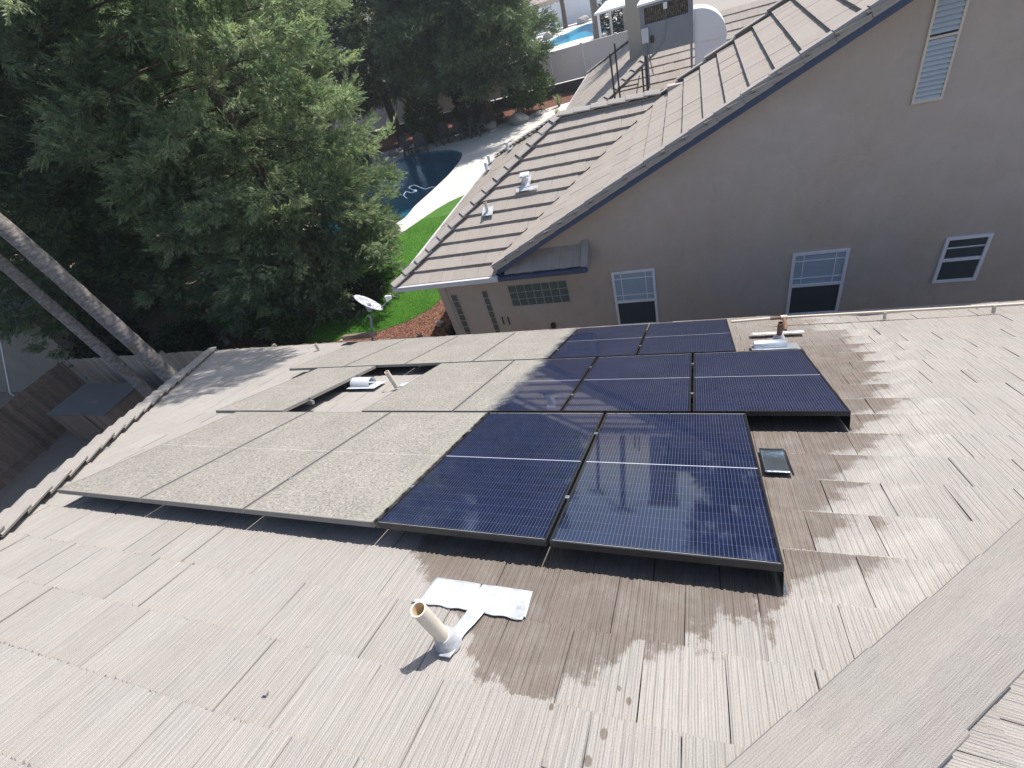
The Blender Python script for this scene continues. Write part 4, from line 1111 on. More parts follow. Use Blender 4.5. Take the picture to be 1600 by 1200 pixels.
# floating pool cleaner with hose
c0 = Vector((*G2(648, 296), GZ-.07))
cl = thing('pool_cleaner', 'white floating pool cleaner with curling hose in the nearer pool', 'pool cleaner', c0)
mb = MB(); mb.tube([c0+Vector((0, 0, -.03)), c0+Vector((0, 0, .03))], [.10, .07], 12); mb.build('body', M['cleaner'], cl, smooth=True)
def curve_pts(pp, n=8):
    pp = [Vector(p) for p in pp]; pp = [pp[0]] + pp + [pp[-1]]; out = []
    for i in range(1, len(pp)-2):
        for k in range(n):
            t_ = k/n; a, b, c, d = pp[i-1:i+3]
            out.append(.5*((2*b)+(c-a)*t_+(2*a-5*b+4*c-d)*t_*t_+(3*b-a-3*c+d)*t_**3))
    return out
hp = [c0] + [Vector((*G2(a, b), GZ-.09)) for a, b in ((638, 291), (646, 287), (657, 291), (664, 293), (674, 290), (682, 291))]
mb = MB(); mb.tube(curve_pts(hp), .018, 8); hp2 = [c0]+[Vector((*G2(a, b), GZ-.09)) for a, b in ((642, 299), (634, 297), (630, 303), (636, 308))]; mb.tube(curve_pts(hp2), .018, 8); mb.build('hose', M['cleaner'], cl, smooth=True)

# ------------------------------------------------------------------ fences
vf = thing('vinyl_fence', 'tall white vinyl privacy fence on a dark low wall behind the pool', 'fence', (-8, fenceY, GZ))
mb = MB(); mb.bb((-30, fenceY-.15, GZ), (10, fenceY+.15, GZ+.62)); mb.build('footing', M['retaining'], vf)
zt, zb_ = GZ+2.72, GZ+.70
xs = np.arange(-29.4, 10.1, 2.45)
for i, x in enumerate(xs):
    MB().bb((x-.065, fenceY-.075, GZ+.62), (x+.065, fenceY+.075, zt+.05)).box((x, fenceY, zt+.08), (.16, .16, .05)).build('post', M['vinyl'], vf)
    if i < len(xs)-1:
        mb = MB(); xa, xb = x+.065, x+2.45-.065
        mb.bb((xa, fenceY-.02, zb_+.1), (xb, fenceY+.02, zt-.05)).bb((xa, fenceY-.045, zt-.05), (xb, fenceY+.045, zt+.03)).bb((xa, fenceY-.045, zb_), (xb, fenceY+.045, zb_+.12)).bb((xa, fenceY-.04, GZ+1.7), (xb, fenceY-.021, GZ+1.78))
        mb.build('panel', M['vinyl'], vf)
ff = thing('vinyl_fence', 'far white vinyl fence behind the second bright pool', 'fence', (-12, 84, GZ))
mb = MB()
for i in range(14):
    x = -34+i*3.; MB().bb((x-.08, 83.9, GZ), (x+.08, 84.1, GZ+3.1)).build('post', M['vinyl'], ff)
    MB().bb((x+.08, 83.96, GZ+.1), (x+2.92, 84.04, GZ+3.0)).build('panel', M['vinyl'], ff)

def board_fence(nm, a, b, z0, z1, m, bw=.14, gap=.006):
    a = Vector(a); b = Vector(b); d = b-a; L = d.length; d.normalize(); nn = Vector((-d.y, d.x, 0))
    t = thing('wooden_fence', nm, 'fence', ((a.x+b.x)/2, (a.y+b.y)/2, z0))
    mb = MB(); ang = math.atan2(d.y, d.x); q = Matrix.Rotation(ang, 3, 'Z'); k = int(L/bw)
    for i in range(k):
        p = a + d*(i+.5)*bw; hh = z1 + random.uniform(-.015, .015)
        mb.box((p.x, p.y, (z0+hh)/2), (bw-gap, .018, hh-z0), q @ Matrix.Rotation(random.uniform(-.01, .01), 3, 'Y'))
    mb.build('boards', m, t)
    mb = MB()
    for z in (z0+.35, z1-.3):
        c_ = (a+b)/2 + nn*.035; mb.box((c_.x, c_.y, z), (L, .045, .09), q)
    mb.build('rail', m, t)
    for i in range(int(L/2.4)+1):
        p = a + d*min(i*2.4+.05, L-.05) + nn*.10; MB().box((p.x, p.y, (z0+z1)/2), (.09, .09, z1-z0), q).build('post', m, t)
    return t
FY = 7.1
board_fence('weathered board fence running behind the two palm trunks', (-15.9, FY, 0), (-1.0, FY, 0), GZ, -3.80, M['wood_fence'])
fc = atg(75, 571, -3.2)
board_fence('dark board fence coming toward us from the corner left of the palms', (-16.0, FY-.2, 0), (-15.0, -4, 0), GZ, -3.75, M['wood_dark'])
# grey shed at far left
sh = thing('garden_shed', 'grey shed wall at the left edge beside the dark fence', 'shed', (-18, 8, GZ))
s0 = atg(75, 570, -3.4)
MB().bb((-24, FY+.35, GZ), (-16.4, FY+5, -2.2)).build('wall', M['concrete'], sh)
MB().slab([(-24.3, FY+.1, -2.3), (-16.2, FY+.1, -2.3), (-16.2, FY+2.7, -1.3), (-24.3, FY+2.7, -1.3)], (0, 0, 1), .08).build('roof', M['plywood'], sh)
# wooden bin enclosure, palette-like boxes
e0 = atg(114, 601, -4.25); e1 = atg(165, 648, -4.5); e2 = atg(74, 646, -4.25)
be = thing('bin_enclosure', 'brown wooden enclosure with grey flat lid in the dark side yard', 'enclosure', (e0[0], e0[1], GZ))
bx0, bx1, by0, by1 = e2[0], e1[0]+.5, e2[1], e0[1]
MB().bb((bx0, by0, GZ), (bx1, by0+.04, -4.3)).bb((bx1-.04, by0+.04, GZ), (bx1, by1, -4.3)).bb((bx0, by0+.04, GZ), (bx0+.04, by1, -4.3)).build('side_boards', M['wood_dark'], be)
MB().bb((bx0-.04, by0-.04, -4.3), (bx1+.04, by1+.04, -4.26)).build('lid', M['plywood'], be)
MB().bb((bx0+(bx1-bx0)*.62-.05, by0-.03, GZ), (bx0+(bx1-bx0)*.62+.05, by0-.002, -4.2)).build('post', M['rust'], be)
tp = Vector(atg(176, 616, -4.6))
V = []; F = []
for i in range(9):
    for j in range(7):
        x = (i/8-.5)*.85; y = (j/6-.5)*.6; V.append(tp+Vector((x*(1-.2*abs(y)), y, .10*math.sin(i*1.3)*math.cos(j*1.7)-.35*(abs(x)+abs(y)))))
for i in range(8):
    for j in range(6): a_ = i*7+j; F.append((a_, a_+7, a_+8, a_+1))
o = tag(MB().add(V, F).build('tarp', M['tarp'], smooth=True), 'crumpled pale blue tarp draped in the dark side yard by the roof hip', 'tarp')
o.modifiers.new('solid', 'SOLIDIFY').thickness = .01
MBb = MB(); MBb.tube([tp+Vector((0, 0, -1.0)), tp+Vector((0, 0, -.18))], [.35, .30], 16); tag(MBb.build('barrel', M['plywood'], smooth=True), 'grey barrel standing under the pale blue tarp', 'barrel')
bp_ = Vector(atg(92, 736, -4.9)); tag(MB().tube([(bp_.x, bp_.y, GZ), (bp_.x, bp_.y, -5.1), (bp_.x, bp_.y, -4.9)], [.28, .34, .30], 18).build('planter', M['far_wall'], smooth=True), 'round pale planter half hidden by the roof hip', 'planter')
pl = thing('downpipe', 'thin white metal pole at the far left edge of the side yard', 'pole', tuple(atg(12, 612, -4.4)))
q0 = Vector(aty(0, 530, FY-.35)); q1 = Vector(aty(16, 614, FY-.35))
MB().tube([q1+Vector((0, 0, -.9)), q1, q0, q0+Vector((-.1, 0, .8))], .03, 10).build('pipe', M['white_paint'], pl, smooth=True)

# ------------------------------------------------------------------ vegetation
def leaves(P, D, L, Wd, r, nleaf=10, spread=.75, fan=True):
    """flat sprays: for each anchor P (n,3) with axis D (n,3) make nleaf slim leaflets"""
    n = len(P); D = D/np.linalg.norm(D, axis=1, keepdims=True)
    A = np.cross(D, r.normal(size=(n, 3))); A /= np.linalg.norm(A, axis=1, keepdims=True)
    s = (np.arange(nleaf)//2+.5)/(nleaf/2)                     # position along axis
    sgn = np.where(np.arange(nleaf) % 2, 1., -1.)
    Ls = L[:, None]
    basep = P[:, None, :] + D[:, None, :]*(s[None, :, None]*Ls[:, :, None])
    ldir = D[:, None, :]*r.uniform(.7, 1.3, (n, nleaf, 1)) + A[:, None, :]*(sgn[None, :, None]*spread) + r.normal(0, .16, (n, nleaf, 3))
    ldir /= np.linalg.norm(ldir, axis=2, keepdims=True)
    ll = Ls*.52*(1.15-s[None, :])*r.uniform(.7, 1.3, (n, nleaf))
    tip = basep + ldir*ll[:, :, None]
    nor = np.cross(ldir, r.normal(size=(n, nleaf, 3))); nor /= np.linalg.norm(nor, axis=2, keepdims=True)
    wv = nor*(Wd*r.uniform(.7, 1.3, (n, nleaf)))[:, :, None]
    mid = basep + ldir*(ll*.45)[:, :, None]
    V = np.stack([basep, mid+wv, tip, mid-wv], 2).reshape(-1, 3)
    F = np.arange(len(V)).reshape(-1, 4)
    tint = np.repeat(np.clip(r.normal(.45, .25, n), 0, 1), nleaf*4)
    return V, F, tint

def conifer(nm, x, y, zb, zt, table, m, nspray, leafL=.36, leafW=.011, seed=0, nleaf=12, group=None, trunk_r=.28, extra=None, lean=(0, 0), density=1., spread=.6, tuft=18):
    r = np.random.default_rng(seed)
    t = thing('conifer_tree', nm, 'tree', (x, y, GZ), group)
    H = zt-GZ
    def ax(z): f = (z-GZ)/H; return np.array([x+lean[0]*f, y+lean[1]*f, z])
    MB().tube([tuple(ax(GZ+H*f)) for f in (0, .25, .5, .75, .97)], [trunk_r, trunk_r*.82, trunk_r*.6, trunk_r*.35, .03], 12).build('trunk', M['bark'], t, smooth=True)
    zs, Rs = zip(*table)
    nb_ = int((zt-zb)*11*density); P = []; D = []; TT = []; branches = MB()
    per = max(1, nspray//nb_)
    ga = 0
    lobes = r.normal(size=(6, 2))
    for i in range(nb_):
        z = zb + (zt-zb)*((i+r.uniform())/nb_); ga += 2.399+r.normal(0, .35)
        Rr = np.interp(z, zs, Rs)
        lob = 1 + .16*math.sin(3*ga+z*.9+lobes[0, 0]*3) + .10*math.sin(5*ga-z*1.7+lobes[1, 0]*3)
        Rr = Rr*lob*r.uniform(.62, 1.08)
        if Rr < .15: continue
        d = np.array([math.cos(ga), math.sin(ga), 0]); side = np.array([-d[1], d[0], 0])
        a = ax(z); rise = r.uniform(.02, .28)
        def bp2(f): return a + d*Rr*f + np.array([0, 0, Rr*(rise*f - .30*f*f)])
        if i % 2 == 0: branches.tube([tuple(bp2(f)) for f in (0, .35, .7, .95)], [.045, .03, .018, .006], 5, cap=False)
        k = int(per*(.5+Rr/max(Rs))); nt_ = max(3, k//tuft)
        f = np.clip(1 - np.abs(r.normal(0, .36, nt_)), .10, 1.02); f[:2] = r.uniform(.9, 1.02, 2)
        lat = r.normal(0, .26, nt_)*(.3+Rr*.24); vert = r.normal(0, .12, nt_)
        C0 = np.array([bp2(q) for q in f]) + side[None]*lat[:, None] + np.array([0, 0, 1])[None]*vert[:, None]
        dt = d[None]*r.uniform(.5, 1.2, (nt_, 1)) + side[None]*(np.sign(lat)*r.uniform(.0, 1., nt_))[:, None] + np.array([0, 0, 1])[None]*r.normal(.12, .35, (nt_, 1))
        dt /= np.linalg.norm(dt, axis=1, keepdims=True)
        sz = leafL*1.25*r.uniform(.7, 1.3, nt_)
        C1 = np.repeat(C0, tuft, 0); D1 = np.repeat(dt, tuft, 0); S1 = np.repeat(sz, tuft)[:, None]; m_ = len(C1)
        q_ = r.uniform(-.15, .9, (m_, 1))
        off_ = r.normal(0, .20, (m_, 3))*S1; off_[:, 2] *= .55
        P.append(C1 + D1*q_*S1 + off_); dd = D1 + off_/S1*1.6 + r.normal(0, .22, (m_, 3)); dd[:, 2] -= .12
        D.append(dd); TT.append(np.repeat(r.normal(0, .22, nt_), tuft) + (q_[:, 0]-.3)*.25)
    if extra is not None:
        for (ex, ey, ez, er, en) in extra:
            pp = r.normal(size=(en, 3)); pp /= np.linalg.norm(pp, axis=1, keepdims=True); pp *= (er*r.uniform(.35, 1., en)**.5)[:, None]
            P.append(pp*np.array([1, 1, .5])+np.array([ex, ey, ez])); D.append(pp+r.normal(0, .4, (en, 3)))
            branches.tube([tuple(ax(ez-1)), ((ax(ez)[0]+ex)/2, (ax(ez)[1]+ey)/2, ez-.2), (ex, ey, ez)], [.08, .05, .02], 6)
    P = np.concatenate(P); D = np.concatenate(D); TT = np.concatenate(TT)
    V, F, ti = leaves(P, D, leafL*r.uniform(.6, 1.35, len(P)), leafW, r, nleaf, spread)
    tz = np.zeros(len(P)); tz[:len(TT)] = TT; ti = np.clip(ti + np.repeat(tz, nleaf*4), 0, 1)
    np_mesh('crown', V, F, M[m], t, {'tint': ti})
    branches.build('branches', M['bark'], t)
    return t

TG = 'conifers around the pool yard'
conifer('huge bushy redwood nearest the satellite dish, lit on its right side', -8.9, 12.9, -5.4, 17, [(-5.6, 2.4), (-4.6, 3.3), (-2.5, 3.8), (0, 4.1), (3, 4.5), (7, 4.2), (12, 2.6), (17, .1)], 'redwood_leaf', 62000, seed=11, leafL=.34, leafW=.016, density=1.5, spread=.5,
        extra=[(-2.2, 9.0, 7.2, 1.9, 2000), (-.6, 8.6, 6.6, 1.6, 1500), (-3.6, 10.2, 8.2, 1.8, 1200), (.4, 8.4, 8.0, 1.5, 1000), (-2.4, 7.6, 5.6, 1.1, 700), (-7.9, 12.0, -3.9, 1.7, 1800), (-9.8, 11.9, -4.0, 1.8, 1800), (-7.2, 13.6, -3.4, 1.7, 1500), (-6.9, 12.9, -1.6, 1.5, 1000), (-8.6, 11.6, -1.8, 1.7, 1400)], group=TG)
conifer('dense dark redwood left of the huge one, above the palm trunks', -14.2, 13.0, -4.6, 16, [(-5, 2.4), (-3, 3.4), (1, 4.0), (6, 3.6), (16, .1)], 'redwood_leaf', 46000, seed=12, leafL=.36, leafW=.017, density=1.5, spread=.5, group=TG)
conifer('dark redwood at the far left behind the board fence', -16.0, 8.9, -2.6, 14, [(-3, 2.0), (0, 3.1), (4, 3.0), (14, .1)], 'dark_leaf', 28000, seed=13, leafL=.36, leafW=.017, density=1.5, spread=.5, group=TG)
conifer('slim dark conifer with a bare leaning trunk beyond the pool', -17.0, 36.5, -2.5, 10.5, [(-3, 1.8), (0, 3.2), (4, 2.7), (10.5, .2)], 'dark_leaf', 15000, seed=14, leafL=.66, leafW=.032, nleaf=10, group=TG, trunk_r=.35, density=1.)
d0 = atg(766, 196)
conifer('broad dark conifer with thick reddish trunk behind the pool chairs', float(d0[0]), float(d0[1]), -2.6, 12, [(-3, 2.0), (-1.4, 4.2), (2, 4.7), (6, 3.2), (12, .2)], 'dark_leaf', 26000, seed=15, leafL=.66, leafW=.034, nleaf=10, group=TG, trunk_r=.52, density=1.2)
conifer('loose dark conifer between the slim and the broad ones by the fence', -14.3, 46.5, -2.0, 8, [(-3, 2.0), (0, 3.6), (4, 3.0), (8, .2)], 'dark_leaf', 14000, seed=16, leafL=.75, leafW=.036, nleaf=10, group=TG, density=.7)
conifer('distant conifer seen through the gap above the redwoods', -31, 44, -3, 13, [(-3, 3), (3, 3.8), (13, .2)], 'dark_leaf', 11000, seed=17, leafL=.8, leafW=.05, nleaf=10, group=TG, density=.6)
conifer('distant conifer at the far left behind the dark redwoods', -40, 28, -3, 8, [(-3, 3), (3, 3.8), (8, .2)], 'dark_leaf', 11000, seed=18, leafL=.8, leafW=.05, nleaf=10, group=TG, density=.6)
for i, (x_, y_, nm_) in enumerate(((-22.5, 21, 'tall dark conifer standing behind the two left redwoods'), (-29, 17, 'dark conifer at far left beyond the grey shed'), (-22, 30, 'dark conifer left of the pool behind the redwood gap'))):
    conifer(nm_, x_, y_, -5.2, 13, [(-5.4, 3.2), (-2, 4.2), (3, 4.0), (13, .2)], 'dark_leaf', 12000, seed=70+i, leafL=.75, leafW=.045, nleaf=10, group=TG, density=.9)
# trees behind the neighbour house (seen mirrored in the washed glass)
conifer('tall conifer hidden behind the neighbour gable, mirrored in the panels', 9.0, 33, -2, 14, [(-3, 3), (3, 4.4), (14, .3)], 'dark_leaf', 9000, seed=19, leafL=.8, leafW=.05, nleaf=10, group=TG, density=.6)

def bush(nm, x, y, z0, rx, rz, m, n, L=.22, Wd=.03, seed=0, name='shrub', cat='shrub', group='shrubs around the yard', stem=True, nleaf=7):
    r = np.random.default_rng(seed); t = thing(name, nm, cat, (x, y, z0), group)
    p = r.normal(size=(n, 3)); p /= np.linalg.norm(p, axis=1, keepdims=True)
    rad = r.uniform(.25, 1., n)**.4
    lump = 1+.22*np.sin(p[:, 0]*5+seed)*np.cos(p[:, 1]*4+p[:, 2]*5)
    P = p*(rad*lump)[:, None]*np.array([rx, rx, rz]) + np.array([x, y, z0+rz*1.0])
    keep = P[:, 2] > z0+.02; P = P[keep]; p = p[keep]
    V, F, ti = leaves(P, p+r.normal(0, .5, p.shape)+np.array([0, 0, .3]), L*r.uniform(.6, 1.3, len(P)), Wd, r, nleaf, .8)
    np_mesh('foliage', V, F, M[m], t, {'tint': ti})
    if stem:
        mb = MB()
        for k in range(5):
            a = k*1.26; mb.tube([(x, y, z0), (x+math.cos(a)*rx*.2, y+math.sin(a)*rx*.2, z0+rz*.6), (x+math.cos(a)*rx*.5, y+math.sin(a)*rx*.5, z0+rz*1.2)], [.03, .022, .01], 6)
        mb.build('stems', M['bark'], t)
    return t
def bg2(px, py): p = atg(px, py); return float(p[0]), float(p[1])
x, y = bg2(674, 222); bush('round bush with yellow-green top against the shaded white fence', x, y, GZ, 1.25, 1.55, 'bush_leaf', 1500, .34, .05, 1)
x, y = bg2(742, 205); bush('dark bush in front of the broad conifer behind the chairs', x, y, GZ, 1.0, 1.5, 'dark_bush', 1100, .34, .05, 2)
x, y = bg2(831, 176); bush('large dark round shrub left of the bright white fence', x, y, GZ+.35, 1.55, 1.35, 'bush_leaf', 1800, .32, .05, 3)
x, y = bg2(778, 190); bush('small fresh green clump beside the pale rock near the trunk', x, y, GZ, .45, .35, 'bush_leaf', 250, .28, .03, 4)
x, y = bg2(470, 538); bush('low bright green bush at the eave left of the satellite dish', x-.2, y+.1, GZ, .55, .5, 'bush_leaf', 700, .16, .03, 5)
x, y = bg2(420, 536); bush('thin greenish bush in the mulch under the huge redwood', x, y+.3, GZ, .6, .55, 'bush_leaf', 500, .16, .02, 6)
bush('small plant in the mulch at the corner of the brown wall', XWL-.40, YW+1.2, GZ, .45, .55, 'dark_bush', 600, .18, .03, 7)
x, y = bg2(610, 512); 
x, y = bg2(605, 480); bush('leafy plant at the foot of the redwood beside the lawn edge', -6.6, 12.0, GZ, .7, .5, 'dark_bush', 700, .2, .03, 8)
bush('golden backlit shrub behind the board fence at far left', -19.0, 11.0, GZ, 1.6, 1.1, 'gold_leaf', 1500, .26, .04, 9)
bush('dark leafy shrub in front of the golden one behind the fence', -16.3, 8.6, GZ, 1.2, 1.35, 'dark_bush', 1600, .22, .04, 10)
bush('dark leafy shrub under the redwoods behind the board fence', -12.2, 8.7, GZ, .9, .9, 'dark_bush', 1100, .2, .04, 11)
def tuft(nm, x, y, h, n, m, seed, name='ornamental_grass', cat='plant'):
    r = np.random.default_rng(seed); V = []; F = []
    for i in range(n):
        a = r.uniform(0, 6.28); q = r.uniform(.1, .5)*h; b = np.array([x, y, GZ]) + np.array([math.cos(a), math.sin(a), 0])*r.uniform(0, .08)
        tpp = b + np.array([math.cos(a)*q, math.sin(a)*q, h*r.uniform(.7, 1.1)]); s_ = np.array([-math.sin(a), math.cos(a), 0])*.02; mm = (b*.45+tpp*.55)+np.array([0, 0, .12*h])
        k = len(V); V += [b-s_, b+s_, mm+s_, mm-s_, tpp, tpp]; F += [(k, k+1, k+2, k+3), (k+3, k+2, k+4, k+5)]
    o = np_mesh(name, V, F, M[m], None, {'tint': r.uniform(0, 1, len(V))}); tag(o, nm, cat, 'grass tufts by the white fence'); return o
x, y = bg2(874, 166); tuft('pale ornamental grass tuft standing in the mulch right of the large shrub', x, y, .8, 90, 'pale_grass', 1)
x, y = bg2(700, 206); tuft('pale grass tuft between the pool chairs and the shaded fence', x, y, .7, 60, 'pale_grass', 2)
x, y = bg2(727, 203); tuft('pale grass tuft behind the right-hand pool chairs', x, y, .7, 60, 'pale_grass', 3)
x, y = bg2(871, 180); tuft('spiky white-green agave-like clump at the deck corner near the mulch', x, y, .35, 60, 'pale_grass', 4)

def rock(nm, x, y, s_, z=GZ, seed=0, sc=(1, .8, .7)):
    bm = bmesh.new(); bmesh.ops.create_icosphere(bm, subdivisions=3, radius=1)
    r = np.random.default_rng(seed); o_ = r.normal(size=3)*3
    for v in bm.verts:
        c = v.co; k = 1 + .18*math.sin(c.x*3+o_[0])*math.cos(c.y*3.3+o_[1]) + .12*math.sin(c.z*5+c.x*4+o_[2]) + .03*math.sin(c.y*17+c.z*11)
        v.co = Vector((c.x*sc[0], c.y*sc[1], c.z*sc[2]))*k*s_ + Vector((x, y, z+s_*.35))
    me = bpy.data.meshes.new('boulder'); bm.to_mesh(me); bm.free()
    o = link_mesh('boulder', me, M['rock'])
    for p in me.polygons: p.use_smooth = True
    tag(o, nm, 'rock', 'boulders in the gardens')
for i, (px, py, s_, nm) in enumerate(((604, 262, .62, 'big pale boulder at the left tip of the pool beside the redwood'), (588, 254, .5, 'pale boulder half hidden by the redwood near the pool'),
    (617, 243, .4, 'smaller grey boulder at the left end of the chair row'), (768, 202, .45, 'pale rock at the foot of the broad conifer trunk'), (812, 192, .62, 'dark round boulder under the large shrub'),
    (842, 181, .3, 'small pale stone at the edge of the deck by the mulch'), (332, 546, .42, 'grey boulder in the mulch beside the board fence'), (352, 538, .28, 'smaller stone next to the grey boulder by the board fence'),
    (688, 508, .15, 'little stone in the mulch by the brown wall corner'), (912, 36, .8, 'beige boulder heap at the far edge of the second pool'), (838, 82, .8, 'rock pile at the near left corner of the second pool'), (858, 60, .7, 'grey rock beside the second pool on its left'))):
    x, y = bg2(px, py); rock(nm, x, y, s_, seed=i)

# palms beside our house
def palm(nm, px, py, Y, r0, ztop, seed, px_lean=0):
    p = aty(px, py, Y); x, y = float(p[0]), float(Y); r = np.random.default_rng(seed)
    t = thing('palm_tree', nm, 'palm tree', (x, y, GZ), 'palms beside our house')
    zs = np.linspace(GZ, ztop, 22); pts = []; rs = []
    for z in zs:
        f = (z-GZ)/(ztop-GZ); pts.append((x+px_lean*f*f+.03*math.sin(z*1.3), y, z)); rs.append(r0*(1.15-.25*f)*(1+.03*math.sin(z*9)))
    MB().tube(pts, rs, 20).build('trunk', M['palm_bark'], t, smooth=True)
    tx = Vector(pts[-1])
    mb = MB()
    for k in range(16):   # cut leaf bases at the top of the trunk
        a = k*2.4; z = -1.5+k*.10; b = tx + Vector((math.cos(a)*r0*.7, math.sin(a)*r0*.7, z)); e = b + Vector((math.cos(a)*.16, math.sin(a)*.16, .42))
        mb.tube([b, (b+e)/2+Vector((math.cos(a)*.03, math.sin(a)*.03, 0)), e], [.085, .07, .035], 8)
    mb.build('leaf_bases', M['palm_bark'], t, smooth=True)
    V = []; F = []; T = []
    for k in range(16):
        a = k*2.399+r.uniform(-.2, .2); el = r.uniform(.75, 1.35); L = 2.4; d = np.array([math.cos(a), math.sin(a), 0]); s_ = np.array([-d[1], d[0], 0]); ti = r.uniform(.2, .8)
        def q(f): return np.array(tx) + d*(L*f*math.cos(el)*(1.+.2*f)) + np.array([0, 0, L*(math.sin(el)*f - .62*f*f)])
        for j in range(40):
            f = .12+.88*j/39; b = q(f)
            for sg in (-1, 1):
                tpp = b + s_*sg*(.55*(1-abs(f-.5))) + d*.18 + np.array([0, 0, -.22]); w_ = d*.022; kk = len(V)
                V += [b-w_, b+w_, (b+tpp)/2+w_+np.array([0, 0, .04]), tpp]; F.append((kk, kk+1, kk+2, kk+3)); T += [ti]*4
    np_mesh('fronds', V, F, M['palm_leaf'], t, {'tint': T})
    return t
palm('thicker palm trunk rising closest to the roof hip', 225, 541, 5.3, .18, 2.5, 1, -1.25)
palm('slimmer palm trunk just left of the thicker one', 158, 541, 5.9, .145, 1.5, 2, -.8)

def far_palm(nm, px, py, r0, zt_, seed, m='palm_bark'):
    x, y = bg2(px, py); t = thing('palm_tree', nm, 'palm tree', (x, y, GZ), 'palms by the second pool')
    MB().tube([(x, y, GZ), (x+.05, y, GZ+2), (x-.02, y, GZ+5), (x, y, zt_)], [r0*1.2, r0, r0*.95, r0*.9], 14).build('trunk', M[m], t, smooth=True)
    r = np.random.default_rng(seed); V = []; F = []; T = []
    for k in range(18):
        a = k*2.4; el = r.uniform(.0, 1.2); L = 2.4; d = np.array([math.cos(a), math.sin(a), 0]); s_ = np.array([-d[1], d[0], 0])
        for j in range(16):
            f = j/16; b = np.array([x, y, zt_]) + d*L*f*math.cos(el) + np.array([0, 0, L*(math.sin(el)*f-.6*f*f)])
            for sg in (-1, 1):
                tpp = b+s_*sg*.6+d*.2+np.array([0, 0, -.2]); kk = len(V); V += [b, b+d*.06, (b+tpp)/2+d*.06, tpp]; F.append((kk, kk+1, kk+2, kk+3)); T += [.5]*4
    np_mesh('fronds', V, F, M['palm_leaf'], t, {'tint': T})
far_palm('pale palm trunk on the right side of the second pool', 934, 62, .38, 9, 3)
far_palm('dark slim trunk against the far white fence left of the second pool', 884, 44, .30, 9, 4, 'bark')
x, y = bg2(962, 50); bush('dark spiky bush at the right end of the second pool', x, y, GZ, 1.6, 1.6, 'dark_bush', 700, .6, .06, 14)

# pool chairs
def chair_proto():
    t = thing('patio_chair', 'x', 'chair', local=True, group='dark chairs in a row beside the pool')
    m = M['dark_chair']
    s_ = MB()
    for i in range(6): s_.box((0, -.22+i*.095, .40-.02*i*.35), (.54, .085, .025))
    s_.build('seat', m, t)
    b = MB()
    for i in range(7):
        x = (i-3)*.075; h = .82-.11*abs(i-3)**1.5/3; b.box((x, .30+h*.17, .38+h/2), (.062, .022, h), Matrix.Rotation(RAD(-19), 3, 'X'))
    b.box((0, .30, .55), (.56, .03, .06)).box((0, .42, .90), (.50, .03, .06)); b.build('backrest', m, t)
    for sx in (-1, 1):
        MB().box((sx*.33, -.02, .62), (.12, .66, .03)).build('armrest', m, t)
        MB().box((sx*.29, -.27, .305), (.06, .09, .61)).build('leg', m, t)
        MB().box((sx*.29, .30, .27), (.05, .12, .62), Matrix.Rotation(RAD(25), 3, 'X')).build('leg', m, t)
    return t
cp_ = chair_proto()
for i, (px, py, rz, nm) in enumerate(((662, 238, 25, 'dark patio chair with the round back standing alone left of the group'), (644, 243, 60, 'dark patio chair at the left end near the white table'), (692, 226, -10, 'dark patio chair beneath the round bush'),
    (716, 219, 5, 'dark patio chair in the middle of the row in front of the pale tuft'), (735, 215, -15, 'dark patio chair second from the right end of the row'), (752, 211, -35, 'dark patio chair at the right end of the row by the tree trunk'))):
    x, y = bg2(px, py); o = cp_ if i == 0 else copy_tree(cp_); o.location = (x, y, GZ+.002); o.rotation_euler = (0, 0, RAD(rz)); o['label'] = nm; o.scale = (1.12,)*3
def table(nm, px, py, h, r_, m):
    x, y = bg2(px, py); t = thing('patio_table', nm, 'table', (x, y, GZ), 'small tables by the pool')
    MB().tube([(x, y, GZ+h-.04), (x, y, GZ+h)], r_, 20).build('tabletop', m, t)
    for k in range(4):
        a = k*math.pi/2+.4; MB().bar((x+math.cos(a)*r_*.8, y+math.sin(a)*r_*.8, GZ), (x+math.cos(a)*r_*.6, y+math.sin(a)*r_*.6, GZ+h-.04), .04).build('leg', M['dark_chair'], t)
table('low pale side table among the left pool chairs', 651, 238, .5, .38, M['white_paint'])
table('low dark fire table between the middle pool chairs', 704, 222, .45, .5, M['retaining'])

# lawn blades: far too many to count
r = np.random.default_rng(3)
from mathutils.geometry import intersect_point_tri_2d
def in_poly(px, py, poly):
    inside = np.zeros(len(px), bool); n = len(poly)
    for i in range(n):
        x1, y1 = poly[i]; x2, y2 = poly[(i+1) % n]
        c_ = ((y1 > py) != (y2 > py)) & (px < (x2-x1)*(py-y1)/((y2-y1)+1e-12)+x1); inside ^= c_
    return inside
N = 150000
gx_ = r.uniform(-10, -2, N); gy_ = 9.5+10.*r.uniform(0, 1, N)**1.5; k = in_poly(gx_, gy_, lawn_pts); gx_, gy_ = gx_[k], gy_[k]; N = len(gx_)
h = r.uniform(.025, .06, N); a = r.uniform(0, 6.28, N); wd = .006
b = np.stack([gx_, gy_, np.full(N, GZ-.008)], 1); sd = np.stack([np.cos(a), np.sin(a), 0*a], 1)*wd
tpv = b + np.stack([r.normal(0, .02, N), r.normal(0, .02, N), h], 1)
V = np.stack([b-sd, b+sd, tpv], 1).reshape(-1, 3); F = np.arange(3*N).reshape(-1, 3)
tag(np_mesh('grass', V, F, M['grass_leaf'], None, {'tint': np.repeat(r.uniform(0, 1, N), 3)}), 'short bright green lawn grass between redwood and mulch', 'grass', kind='stuff')

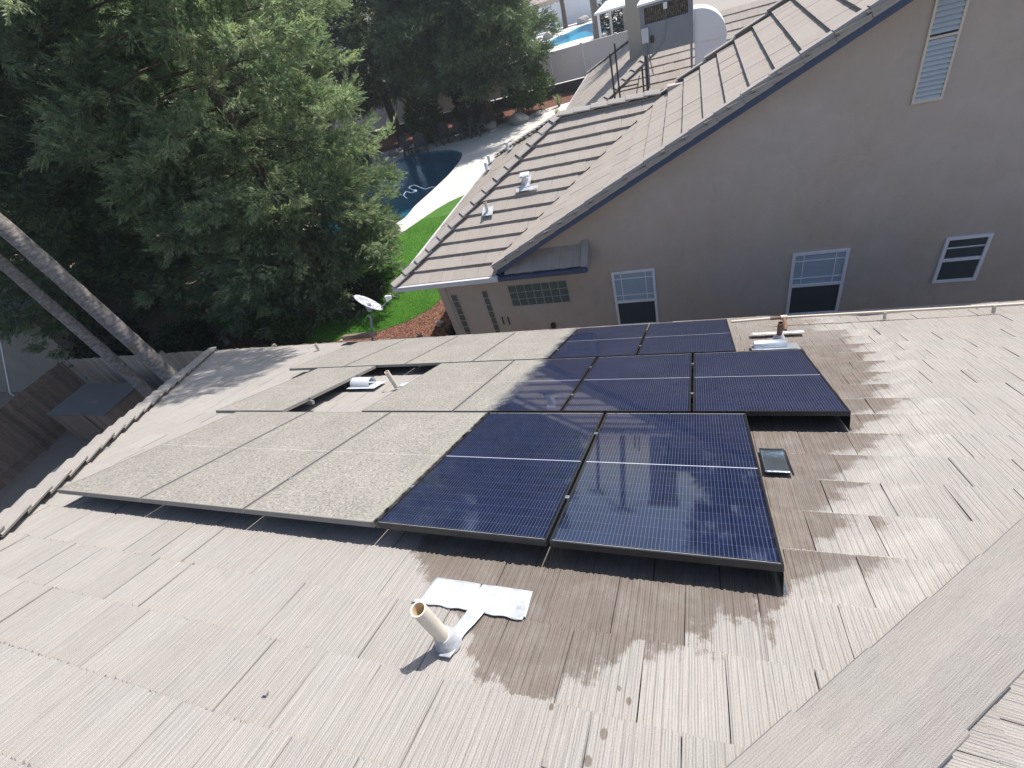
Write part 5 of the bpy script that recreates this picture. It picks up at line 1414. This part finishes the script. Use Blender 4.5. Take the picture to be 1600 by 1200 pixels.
# ------------------------------------------------------------------ distant houses
def far_house(nm, x0, x1, y0, y1, ze, h, wall='far_wall'):
    t = thing('distant_house', nm, 'house', ((x0+x1)/2, (y0+y1)/2, GZ), 'houses behind the pool trees')
    MB().bb((x0+.5, y0+.5, GZ), (x1-.5, y1-.5, ze)).build('wall', M[wall], t)
    d = (y1-y0)/2; ym = (y0+y1)/2
    mb = MB(); mb.add([(x0, y0, ze), (x1, y0, ze), (x1, y1, ze), (x0, y1, ze), (x0+d, ym, ze+h), (x1-d, ym, ze+h)], [(0, 1, 5, 4), (1, 2, 5), (2, 3, 4, 5), (3, 0, 4), (3, 2, 1, 0)])
    rf = mb.build('roof', M['far_roof'], t)
    for i in range(3):
        xx = x0+(x1-x0)*(.2+.3*i); MB().bb((xx-.6, y0+.46, ze-1.6), (xx+.6, y0+.49, ze-.4)).build('window', M['win_dark'], t)
far_house('pinkish tiled roof seen through the trees above the pool chairs', -32, -14.5, 50, 64, -2.6, 3.4)
far_house('distant tan house behind the far left redwoods', -62, -42, 30, 46, -2.6, 3.2)
far_house('distant house beyond the far white fence', -30, -6, 92, 106, -2.4, 3.4)
far_house('distant house at the right end of the second pool yard', -2.2, 14, 62, 80, -1.8, 3.4)
# white patio cover by second pool
pc = thing('patio_cover', 'white flat patio cover on posts right of the second pool', 'patio cover', (-3, 70, GZ))
a = atg(928, 22, -2.4); b = atg(965, -2, -2.4); x0, y0 = float(a[0]), float(a[1])
MB().bb((x0, y0, -2.55), (x0+6, y0+9, -2.4)).build('roof', M['white_paint'], pc)
for (xx, yy) in ((x0+.3, y0+.3), (x0+5.7, y0+.3), (x0+.3, y0+8.7), (x0+5.7, y0+8.7)): MB().bb((xx-.1, yy-.1, GZ), (xx+.1, yy+.1, -2.56)).build('post', M['white_paint'], pc)

# ------------------------------------------------------------------ thin air volume added to lift the dark tones like lens haze
g = NG('veil_air'); g.t.nodes.remove(g.b)
vol = g.n("ShaderNodeVolumePrincipled"); vol.inputs['Color'].default_value = (.86, .92, 1, 1); vol.inputs['Density'].default_value = .0010
vol.inputs['Anisotropy'].default_value = .35
g.t.links.new(vol.outputs[0], g.out.inputs['Volume'])
hz = MB().bb((-190, -70, GZ-3), (170, 250, 26)).build('veil', g.m); hz['kind'] = 'stuff'
